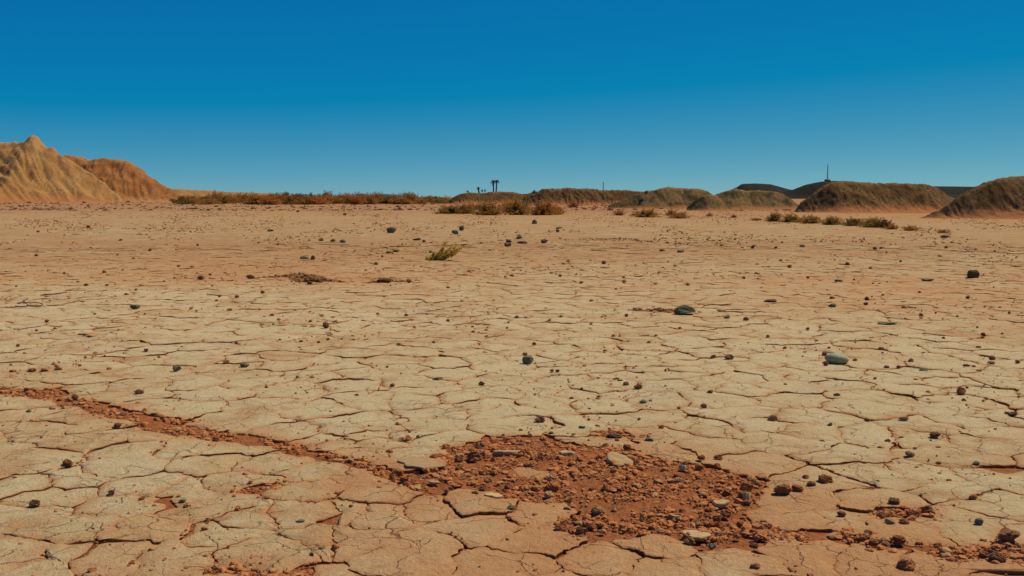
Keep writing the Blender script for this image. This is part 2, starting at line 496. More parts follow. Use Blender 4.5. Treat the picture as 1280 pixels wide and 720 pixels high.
# ------------------------------------------------------------------ ground sheet
def build_ground():
    rings = [0.6]
    while rings[-1] < 34: rings.append(rings[-1] * 1.0062 if rings[-1] > 2.6 else rings[-1] * 1.08)
    while rings[-1] < 9000: rings.append(rings[-1] * 1.035)
    rings = np.array(rings)
    a = list(np.arange(-36, 36.01, 0.16)) + list(np.arange(40, 321, 5))
    ang = np.radians(np.array(a))
    nr, na = len(rings), len(ang)
    Rr, An = np.meshgrid(rings, ang, indexing='ij')
    X = Rr * np.sin(An); Y = Rr * np.cos(An)
    x = X.ravel(); y = Y.ravel()
    near = (y > 2.2) & (y < 40) & (np.abs(x) < y * 0.63 + 0.42)
    sdm = np.full(x.shape, 9.0)
    sdm[near] = mask_sd(x[near], y[near])
    m = sstep(0.03, -0.07, sdm)
    plated = sstep(33.0, 24.0, np.hypot(x, y) + 2.5 * noise(x / 2.0, y / 2.0, 5)) * near
    z = zbase(x, y)
    z = z + plated * soil_level(x, y, sdm) + (1 - plated) * -0.003
    # the plain swells a little towards the spoil heaps
    crust = np.clip(1 - plated * 1.0, 0, 1)
    red = redness(x, y)
    verts = np.column_stack([x, y, z])
    c = len(verts)
    verts = np.vstack([verts, [[0, 0, 0]]])
    crust = np.append(crust, 1); red = np.append(red, .3)
    i, j = np.meshgrid(np.arange(nr - 1), np.arange(na), indexing='ij')
    j2 = (j + 1) % na
    q = np.stack([i * na + j, i * na + j2, (i + 1) * na + j2, (i + 1) * na + j], axis=-1).reshape(-1, 4)[:, ::-1]
    # fan in the middle
    jj = np.arange(na)
    fan = np.stack([jj, np.full(na, c), (jj + 1) % na], axis=-1)[:, ::-1]
    flat = np.concatenate([q.ravel(), fan.ravel()])
    lt = np.concatenate([np.full(len(q), 4), np.full(na, 3)])
    me = mesh_from("ground", verts, flat, lt, MUD, {'crust': crust, 'red': red, 'edge': np.zeros(len(verts))}, True)
    o = obj("ground", me)
    o['kind'] = 'structure'
    return o


ground = build_ground()

# ------------------------------------------------------------------ mud plates
SEEDS = """31,518 35,537 35,574 23,607 97,596 27,638 97,658 202,634 70,700 0,693 152,693 218,693 311,646 393,611 338,690 397,675 171,560 113,553
156,584 183,607 241,611 265,580 338,582 233,560 78,487 163,483 272,490 218,512 300,525 373,541 401,510 350,457 397,469 338,506 465,471 465,500 539,490
558,467 449,525 476,553 547,548 531,531 547,514 628,475 620,514 690,502 644,531 722,533 764,479 757,502 796,521 749,552 827,545 831,566 449,600
469,642 550,634 601,658 690,642 722,670 819,680 636,705 761,697 838,708 504,689 434,673 875,533 922,514 980,498 887,479 980,463 879,561 941,580
949,529 988,553 1047,568 1089,592 1159,592 1035,600 1008,623 1000,650 1085,627 1200,612 1237,623 1202,654 1105,660 1015,693 914,708 1105,705 1194,712
1085,541 1140,545 1241,553 1194,568 1085,510 1183,510 1132,487 1233,487 1050,480 1250,520 1165,530 600,450 700,455 820,460 900,448 250,450 130,455
60,470 440,440 520,440 1060,650 430,640 380,640 280,660 150,630 260,635 60,620""".split()
SEEDS = [gp(*map(float, s.split(','))) for s in SEEDS]
KEEP = [gp(663, 597), gp(519, 583), gp(589, 631)]          # crust left standing in the broken soil


def make_seeds():
    cell = 0.12
    grid = {}
    pts, keep, rad = [], [], []

    def key(x, y): return (int(math.floor(x / cell)), int(math.floor(y / cell)))

    def ok(x, y, r):
        k = int(r / cell) + 1
        cx, cy = key(x, y)
        for i in range(cx - k, cx + k + 1):
            for j in range(cy - k, cy + k + 1):
                for q in grid.get((i, j), ()):
                    if (pts[q][0] - x) ** 2 + (pts[q][1] - y) ** 2 < r * r: return False
        return True

    def add(x, y, kp):
        grid.setdefault(key(x, y), []).append(len(pts)); pts.append((x, y)); keep.append(kp)
    for p in KEEP: add(p[0], p[1], 2)
    sdS = mask_sd([p[0] for p in SEEDS], [p[1] for p in SEEDS])
    for p, s in zip(SEEDS, sdS):
        if s > 0.05: add(p[0], p[1], 1)
    # pairs of cells on either side of every furrow edge, so that plate borders follow it
    for pts_, ws in BANDS:
        P_ = np.array(pts_)
        for k in range(len(pts_) - 1):
            (ax, ay), (bx, by) = pts_[k], pts_[k + 1]
            L = math.hypot(bx - ax, by - ay)
            nx, ny = -(by - ay) / L, (bx - ax) / L
            n_ = max(1, int(L / 0.16))
            for q in range(n_):
                t = (q + rnd.random()) / n_; w = ws[k] * (1 - t) + ws[k + 1] * t
                for sg in (-1, 1):
                    o_ = w + rnd.uniform(0.10, 0.17)
                    x, y = ax + (bx - ax) * t + nx * sg * o_, ay + (by - ay) * t + ny * sg * o_
                    if float(mask_sd(np.array([x]), np.array([y]))[0]) > 0.06 and ok(x, y, 0.24): add(x, y, 1)
    n = len(PATCH)
    for k in range(n):
        (ax, ay), (bx, by) = PATCH[k], PATCH[(k + 1) % n]
        L = math.hypot(bx - ax, by - ay)
        n_ = max(1, int(L / 0.10))
        for q in range(n_):
            t = (q + .5) / n_
            for o_, kp, r_ in ((0.19, 0, 0.10), (0.15, 1, 0.22)):
                for sg in (-1, 1):
                    x = ax + (bx - ax) * t - (by - ay) / L * o_ * sg; y = ay + (by - ay) * t + (bx - ax) / L * o_ * sg
                    inside = float(poly_sd(np.array([x]), np.array([y]), PATCH)[0]) < 0
                    if inside != (kp == 0): continue
                    if kp == 0 and any((x - kx) ** 2 + (y - ky) ** 2 < 0.14 ** 2 for kx, ky in KEEP): continue
                    if kp == 1 and float(mask_sd(np.array([x]), np.array([y]))[0]) < 0.06: continue
                    if ok(x, y, r_): add(x, y, kp)
    x0 = min(p[0] for p in PATCH); x1 = max(p[0] for p in PATCH)
    y0 = min(p[1] for p in PATCH); y1 = max(p[1] for p in PATCH)
    for _ in range(1500):
        x, y = rnd.uniform(x0, x1), rnd.uniform(y0, y1)
        if any((x - kx) ** 2 + (y - ky) ** 2 < 0.14 ** 2 for kx, ky in KEEP): continue
        if poly_sd(np.array([x]), np.array([y]), PATCH)[0] < -0.17 and ok(x, y, 0.12): add(x, y, 0)
    # the open crust
    N = 60000
    yy = 2.0 + 31.0 * np.sqrt(rng.random(N))
    xx = (rng.random(N) * 2 - 1) * (yy * 0.66 + 0.8)
    s = mask_sd(xx, yy)
    rr = 0.25 + 0.15 * fbm(xx / 1.7, yy / 1.7, 71, 2) + 0.12 * rng.random(N)
    for x, y, q, r in zip(xx, yy, s, rr):
        if q < 0.07: continue
        r = min(max(r, 0.13), 0.45) * (1.0 + 0.015 * max(0, y - 8))
        if ok(x, y, r): add(x, y, 1)
    return np.array(pts), np.array(keep)


def voronoi(pts):
    """cells as lists of (vertex, neighbour index of the edge that starts there)"""
    n = len(pts)
    out = [None] * n
    gc = 0.6
    g = {}
    for i, (x, y) in enumerate(pts): g.setdefault((int(x // gc), int(y // gc)), []).append(i)
    for i in range(n):
        x, y = pts[i]
        cx, cy = int(x // gc), int(y // gc)
        nb = [j for a in range(cx - 2, cx + 3) for b_ in range(cy - 2, cy + 3) for j in g.get((a, b_), ()) if j != i]
        if len(nb) < 3: continue
        P = pts[nb] - pts[i]
        d2 = (P ** 2).sum(1); o = np.argsort(d2)
        B = 0.9
        poly = [((-B, -B), -1), ((B, -B), -1), ((B, B), -1), ((-B, B), -1)]
        rmax2 = 2 * B * B
        for k in o:
            if d2[k] > 4 * rmax2: break
            px, py = P[k]; c = d2[k] / 2
            ds = [px * v[0][0] + py * v[0][1] - c for v in poly]
            if max(ds) <= 0: continue
            new = []
            m = len(poly)
            for q in range(m):
                (v, e), dv = poly[q], ds[q]
                (w, _), dw = poly[(q + 1) % m], ds[(q + 1) % m]
                if dv <= 0:
                    new.append((v, e))
                    if dw > 0:
                        t = dv / (dv - dw)
                        new.append(((v[0] + (w[0] - v[0]) * t, v[1] + (w[1] - v[1]) * t), nb[k]))
                elif dw <= 0:
                    t = dv / (dv - dw)
                    new.append(((v[0] + (w[0] - v[0]) * t, v[1] + (w[1] - v[1]) * t), e))
            poly = new
            rmax2 = max(v[0][0] ** 2 + v[0][1] ** 2 for v in poly)
        if any(e == -1 for _, e in poly): continue
        out[i] = [((v[0] + x, v[1] + y), e) for v, e in poly]
    return out


def jag(a, b, seg, r):
    """fractal line from a to b"""
    pts = [a, b]
    L = math.hypot(b[0] - a[0], b[1] - a[1])
    amp = 0.105
    while L / (len(pts) - 1) > seg * 1.4 and len(pts) < 130:
        new = [pts[0]]
        for p, q in zip(pts[:-1], pts[1:]):
            l = math.hypot(q[0] - p[0], q[1] - p[1]); s = r.gauss(0, amp) * l
            s = max(-0.3 * l, min(0.3 * l, s))
            t = 0.5 + r.uniform(-.12, .12)
            new += [(p[0] + (q[0] - p[0]) * t - (q[1] - p[1]) / (l + 1e-9) * s, p[1] + (q[1] - p[1]) * t + (q[0] - p[0]) / (l + 1e-9) * s), q]
        pts = new
        amp *= 0.97
    return pts


CRACK_PTS = []


def build_plates():
    pts, keep = make_seeds()
    cells = voronoi(pts)
    cache = {}
    plates = []
    seed_sd = mask_sd(pts[:, 0], pts[:, 1])
    crk = []
    for cr in CRACKS:
        for (ax, ay), (bx, by) in zip(cr[:-1], cr[1:]):
            n_ = max(2, int(math.hypot(bx - ax, by - ay) / 0.03))
            crk += [(ax + (bx - ax) * q / n_, ay + (by - ay) * q / n_) for q in range(n_ + 1)]
    crk = np.array(crk)

    def crack_d(x, y):
        return float(np.sqrt(((crk - (x, y)) ** 2).sum(1).min()))
    S = (1.0, 0.985, 0.955, 0.90, 0.78, 0.5)
    for i, c in enumerate(cells):
        if c is None or keep[i] == 0: continue
        cx, cy = pts[i]
        dist = math.hypot(cx, cy)
        if dist > 31 or abs(cx) > cy * 0.64 + 0.6: continue
        if dist > 24 and rnd.random() < (dist - 24) / 7: continue
        seg = max(0.013, 0.0032 * dist)
        P, G = [], []
        m = len(c)
        ok = True
        for q in range(m):
            a, e = c[q]; bb = c[(q + 1) % m][0]
            if math.hypot(a[0] - bb[0], a[1] - bb[1]) < 1e-4: continue
            k = (i, e) if i < e else (e, i)
            if k not in cache:
                r = random.Random(k[0] * 7919 + k[1])
                line = jag(a, bb, seg, r)
                u = r.random()
                if u < 0.60: g = r.uniform(0.0002, 0.0012)
                elif u < 0.93: g = r.uniform(0.0012, 0.0040) * (1 + 0.05 * max(0, dist - 5))
                else: g = r.uniform(0.005, 0.011)
                mx, my = (a[0] + bb[0]) / 2, (a[1] + bb[1]) / 2
                if my < 12 and crack_d(mx, my) < 0.11: g = r.uniform(0.007, 0.017)
                cache[k] = (i, line, g)
                if my < 11 and g > 0.0035:
                    for p_ in line[1:-1]:
                        if r.random() < (0.30 if g > 0.009 else 0.12):
                            CRACK_PTS.append((p_[0] + r.gauss(0, 0.012 + g * .5), p_[1] + r.gauss(0, 0.012 + g * .5)))
            own, line, g = cache[k]
            l2 = line if own == i else line[::-1]
            n = len(l2)
            L = math.hypot(a[0] - bb[0], a[1] - bb[1])
            for t in range(n - 1):
                P.append(l2[t])
                e_ = min(t, n - 1 - t) / (n - 1) * L
                G.append(g + 0.004 * math.exp(-e_ / 0.03))
        P = np.array(P); G = np.array(G)
        if len(P) < 5: continue
        T = np.roll(P, -1, 0) - np.roll(P, 1, 0)
        T = T + np.roll(T, 1, 0) + np.roll(T, -1, 0)
        T /= np.linalg.norm(T, axis=1)[:, None] + 1e-9
        N = np.column_stack([-T[:, 1], T[:, 0]])
        cen = P.mean(0)
        D = cen - P; rad = np.linalg.norm(D, axis=1); D = D / (rad[:, None] + 1e-9)
        N = N + 0.6 * D; N /= np.linalg.norm(N, axis=1)[:, None]
        gm = np.clip(0.65 + 1.7 * fbm(P[:, 0] / 0.13, P[:, 1] / 0.13, 81, 3), 0.06, 2.4)
        chip = 0.010 * np.clip(fbm(P[:, 0] / 0.05 + i * 3.1, P[:, 1] / 0.05, 84, 2) - 0.25, 0, 1)
        inset = np.minimum(G * gm * 0.5 + chip, rad * 0.3)
        P = P + N * inset[:, None]
        if keep[i] != 2 and seed_sd[i] < 0.62: cen = np.array([cx, cy])
        if keep[i] != 2 and seed_sd[i] < 0.75:
            # trim away what lies in broken ground, walking out from the middle
            tt_ = np.linspace(0.30, 1.0, 22)
            A = cen[None, None, :] + (P - cen)[:, None, :] * tt_[None, :, None]
            if True:
                sd_ = mask_sd(A[..., 0].ravel(), A[..., 1].ravel()).reshape(A.shape[:2])
                bad = sd_ < 0.0
                if bad[:, 0].mean() > 0.5: continue
                first = np.where(bad.any(1), np.argmax(bad, axis=1), len(tt_))
                lim = np.where(first >= len(tt_), 1.0, tt_[np.clip(first, 1, len(tt_)) - 1])
                P = cen + (P - cen) * lim[:, None]
        th = np.arctan2(P[:, 1] - cen[1], P[:, 0] - cen[0])
        th = np.unwrap(th)
        if th[-1] < th[0]: continue
        ok_, last = [], -9e9
        for q in range(len(th)):
            if th[q] > last + 0.004 and th[q] < th[0] + 2 * math.pi - 0.004: ok_.append(q); last = th[q]
        P = P[ok_]
        if len(P) < 6: continue
        er = np.clip(0.45 + 1.1 * fbm(P[:, 0] / 0.22 + i * 5.3, P[:, 1] / 0.22, 87, 2), 0, 1)
        curl = 0.005 * rnd.random() ** 1.5 * (1 - 0.6 * er)
        near_crack = cy < 12 and crack_d(cx, cy) < 0.35
        dz = rnd.uniform(-0.0035, 0.0035) * (0.8 + 0.35 * float(sstep(5, 11, dist))) + (0.003 if near_crack else 0)
        tx, ty = rnd.gauss(0, 0.010), rnd.gauss(0, 0.010)
        if keep[i] == 2: dz += 0.014
        n = len(P)
        V, E = [], []
        R0 = float(np.linalg.norm(P - cen, axis=1).mean())
        lc = np.linalg.norm(P - cen, axis=1)
        mg = rnd.uniform(0.82, 1.04) * np.clip(0.93 + 0.35 * fbm(P[:, 0] / 0.33 + i * 2.7, P[:, 1] / 0.33, 95, 2), 0.62, 1.05)
        Q = np.vstack([cen + (P - cen) * s for s in S] + [cen[None, :]])
        zq = zbase(Q[:, 0], Q[:, 1]) + 0.0045 * fbm(Q[:, 0] / 0.10, Q[:, 1] / 0.10, 91, 3)
        zq = zq + dz + tx * (Q[:, 0] - cen[0]) + ty * (Q[:, 1] - cen[1])
        for k, s in enumerate(S):
            ins = (1 - s) * lc
            zz = zq[k * n:(k + 1) * n] + curl * (s ** 5) - er * 0.007 * np.exp(-ins / 0.022) - 0.0035 * np.exp(-ins / 0.06) - (0.0015 if s == 1.0 else 0)
            V.append(np.column_stack([Q[k * n:(k + 1) * n], zz])); E.append(np.exp(-ins / (0.030 + 0.055 * er * mg)) * mg)
        V.append(np.array([[cen[0], cen[1], zq[-1]]])); E.append(np.zeros(1))
        top = V[0].copy(); bot = top.copy()
        bot[:, :2] = cen + (top[:, :2] - cen) * (1 - 0.010 / max(R0, .05))
        bot[:, 2] -= 0.028
        V += [top, bot]; E += [np.full(n, 1.0), np.full(n, 1.4)]
        V = np.vstack(V); E = np.concatenate(E)
        ar = np.arange(n); ar2 = (ar + 1) % n
        quads = []
        for k in range(len(S) - 1):
            quads.append(np.stack([k * n + ar, k * n + ar2, (k + 1) * n + ar2, (k + 1) * n + ar], -1))
        b0 = len(S) * n + 1
        sk = np.stack([b0 + n + ar, b0 + n + ar2, b0 + ar2, b0 + ar], -1)
        fan = np.stack([(len(S) - 1) * n + ar, (len(S) - 1) * n + ar2, np.full(n, len(S) * n)], -1)
        qd = np.concatenate(quads)
        flat = np.concatenate([qd.ravel(), fan.ravel(), sk.ravel()])
        lt = np.concatenate([np.full(len(qd), 4), np.full(n, 3), np.full(n, 4)])
        sm = np.concatenate([np.ones(len(qd) + n, bool), np.zeros(n, bool)])
        red = redness(V[:, 0], V[:, 1]) + rnd.uniform(-0.07, 0.12)
        if seed_sd[i] < 0.8: red = red + 0.75 * np.exp(-np.clip(mask_sd(V[:, 0], V[:, 1]), 0, 9) / 0.05)
        # apparent size in the photo decides which plates stand alone
        vis = R0 * R0 / (dist ** 3) if abs(cx) < cy * 0.53 + R0 and cy > 3.0 else R0 * R0 / (dist ** 3) * 0.001
        plates.append((vis, cen, V, E, red, flat, lt, sm))
    plates.sort(key=lambda p: -p[0])
    for k, (vis, cen, V, E, red, flat, lt, sm) in enumerate(plates[:300]):
        z0 = float(zbase(cen[0], cen[1]))
        V2 = V - np.array([cen[0], cen[1], z0])
        me = mesh_from("mud_plate", V2, flat, lt, MUD, {'edge': E, 'red': red, 'crust': np.ones(len(V))}, sm)
        obj("mud_plate", me, (cen[0], cen[1], z0), ground)
    Vs, Fs, Ls, Es, Rs, Ss = [], [], [], [], [], []
    off = 0
    for (vis, cen, V, E, red, flat, lt, sm) in plates[300:]:
        Vs.append(V); Fs.append(flat + off); Ls.append(lt); Es.append(E); Rs.append(red); Ss.append(sm)
        off += len(V)
    me = mesh_from("mud_plates", np.vstack(Vs), np.concatenate(Fs), np.concatenate(Ls), MUD,
                   {'edge': np.concatenate(Es), 'red': np.concatenate(Rs), 'crust': np.ones(off)}, np.concatenate(Ss))
    o = obj("mud_plates", me, (0, 0, 0), ground)
    o['kind'] = 'stuff'
    print("plates", len(plates), "verts", off)



build_plates()


# ------------------------------------------------------------------ clods and stones
def ico(level):
    t = (1 + 5 ** .5) / 2
    v = [(-1, t, 0), (1, t, 0), (-1, -t, 0), (1, -t, 0), (0, -1, t), (0, 1, t), (0, -1, -t), (0, 1, -t), (t, 0, -1), (t, 0, 1), (-t, 0, -1), (-t, 0, 1)]
    f = [(0, 11, 5), (0, 5, 1), (0, 1, 7), (0, 7, 10), (0, 10, 11), (1, 5, 9), (5, 11, 4), (11, 10, 2), (10, 7, 6), (7, 1, 8),
         (3, 9, 4), (3, 4, 2), (3, 2, 6), (3, 6, 8), (3, 8, 9), (4, 9, 5), (2, 4, 11), (6, 2, 10), (8, 6, 7), (9, 8, 1)]
    v = [np.array(p) / np.linalg.norm(p) for p in v]
    for _ in range(level):
        mid = {}; nf = []

        def md(a, b_):
            k = (min(a, b_), max(a, b_))
            if k not in mid:
                p = v[a] + v[b_]; v.append(p / np.linalg.norm(p)); mid[k] = len(v) - 1
            return mid[k]
        for a, b_, c in f:
            x, y, z = md(a, b_), md(b_, c), md(c, a)
            nf += [(a, x, z), (b_, y, x), (c, z, y), (x, y, z)]
        f = nf
    return np.array(v), np.array(f)


ICO = {k: ico(k) for k in (0, 1, 2, 3)}


def rock_shape(level, r, cuts=9, rough=0.10, lo=0.55, boxy=0.0):
    """unit rock: a ball cut by random planes, then roughened; returned in [-1,1]"""
    v, f = ICO[level]; v = v.copy()
    for _ in range(cuts):
        n = np.array([r.gauss(0, 1) for _ in range(3)]); n /= np.linalg.norm(n)
        d = r.uniform(lo, 0.92)
        s = v @ n
        v = v - np.outer(np.clip(s - d, 0, None), n)
    if rough:
        sx = r.uniform(0, 50)
        for fr, am in ((2.2, rough), (5.0, rough * 0.6), (11.0, rough * 0.35)):
            q = fbm(v[:, 0] * fr + sx + v[:, 2] * 1.7 * fr, v[:, 1] * fr + sx - v[:, 2] * 1.3 * fr, 21, 1)
            v = v * (1 + am * q)[:, None]
    v -= (v.max(0) + v.min(0)) / 2
    v /= np.abs(v).max(0)
    return v, f


def rock_mesh(name, level, r, mat, smooth=False, **kw):
    v, f = rock_shape(level, r, **kw)
    me = mesh_from(name, v, f.ravel(), np.full(len(f), 3), mat, None, smooth)
    return me


CLODS = {}
for key_, mat_ in (('red', M_CLOD), ('brown', M_BROWN), ('tan', M_TANCLOD)):
    CLODS[key_] = [rock_mesh("clod_" + key_, 3, rnd, mat_, rough=0.24, cuts=7, lo=0.6) for _ in range(6)]
STONES = {}
for key_, mat_ in (('grey', M_GREY), ('green', M_GREEN), ('dark', M_BROWN)):
    STONES[key_] = [rock_mesh("stone_" + key_, 3, rnd, mat_, smooth=False, rough=0.10, cuts=9, lo=0.48) for _ in range(5)]
v_, f_ = ICO[3]
v_ = np.sign(v_) * np.abs(v_) ** 0.62
v_ = v_ * (1 + 0.16 * fbm(v_[:, 0] * 1.7 + v_[:, 2], v_[:, 1] * 1.7 - v_[:, 2], 77, 3))[:, None]
v_ = v_ / np.abs(v_).max(0)
M_DARKROCK = clod_material("dark brown rock", (0.085, 0.045, 0.022), (0.13, 0.072, 0.035), (0.04, 0.02, 0.01))
STONES['block'] = [mesh_from("stone_block", v_, f_.ravel(), np.full(len(f_), 3), M_DARKROCK, None, False)]
STONES['dark'] = [rock_mesh("stone_dark", 3, rnd, M_DARKROCK, smooth=False, rough=0.12, cuts=9, lo=0.5) for _ in range(5)]
STONES['pale'] = [rock_mesh("pebble", 3, rnd, M_PALE, smooth=True, rough=0.03, cuts=0)]


def slab_mesh(seed, mat=M_SLAB):
    """a broken flake of crust: flat pale top, rough undercut sides; unit size"""
    r = random.Random(seed)
    n = 26
    ph = [r.uniform(0, 6.28) for _ in range(4)]
    a = np.linspace(0, 2 * math.pi, n, endpoint=False)
    rad = 0.85 + 0.12 * np.cos(2 * a + ph[0]) + 0.09 * np.cos(3 * a + ph[1]) + 0.06 * np.cos(5 * a + ph[2]) + 0.05 * np.array([r.uniform(-1, 1) for _ in a])
    V = []
    for s, z, j in ((0.0, 0, 0), (0.5, 0.06, .05), (0.9, 0.02, .08), (1.0, -0.12, .10), (0.97, -0.5, .22), (0.80, -1.0, .25)):
        if s == 0: V.append([[0, 0, 1.0]]); continue
        zz = 1.0 + z * 2 + j * np.array([r.uniform(-1, 1) for _ in a])
        rr = rad * s * (1 + (0.05 * np.array([r.uniform(-1, 1) for _ in a]) if s > .95 else 0))
        V.append(np.column_stack([rr * np.cos(a), rr * np.sin(a), zz]))
    V.append([[0, 0, -1.0]])
    V = np.vstack(V)
    F_, L_ = [], []
    for k in range(n):
        F_ += [0, 1 + k, 1 + (k + 1) % n]; L_.append(3)
    for q in range(4):
        o0, o1 = 1 + q * n, 1 + (q + 1) * n
        for k in range(n):
            F_ += [o0 + k, o1 + k, o1 + (k + 1) % n, o0 + (k + 1) % n]; L_.append(4)
    o0 = 1 + 4 * n; last = len(V) - 1
    for k in range(n):
        F_ += [o0 + k, last, o0 + (k + 1) % n]; L_.append(3)
    return mesh_from("mud_slab", V, F_, L_, mat, None, False)


SLABS = [slab_mesh(s) for s in (1, 2, 3, 4)]


def put(kind, px, py, wpx, hpx, label, cat, group=None, tilt=0.0, name=None, flat=None, soil=0.0, yaw=None):
    """rest one stone or clod on the ground; px,py = its centre in the photo, wpx,hpx its size there"""
    base = py + hpx * 0.42
    x, y = gp(px, base)
    s = ppm(base)
    w = wpx / s / 2
    foreshort = (base - YH) / F
    dep = w * 0.8
    h = max((hpx / s - 2 * dep * foreshort * 0.55) / 2 * 1.12, w * (0.16 if flat is None else flat))
    if kind in CLODS: me = rnd.choice(CLODS[kind]); nm = name or "clod"
    elif kind in STONES: me = rnd.choice(STONES[kind]); nm = name or "stone"
    elif kind == 'slab': me = rnd.choice(SLABS); nm = name or "mud_slab"; h = min(h, 0.020 if abs(tilt) > 0.3 else (0.009 if wpx > 60 else 0.013)); dep = w * 0.8
    y += dep * 0.6
    z = float(zbase(x, y)) + h * (0.72 if kind != 'slab' else 0.75) + soil
    a = rnd.uniform(-0.35, 0.35) if yaw is None else yaw
    if kind in CLODS and rnd.random() < 0.5: a += math.pi
    o = obj(nm, me, (x, y, z), None, (tilt + rnd.uniform(-.08, .08), rnd.uniform(-.1, .1), a), (w, dep, h))
    tag(o, label, cat, group)
    return o


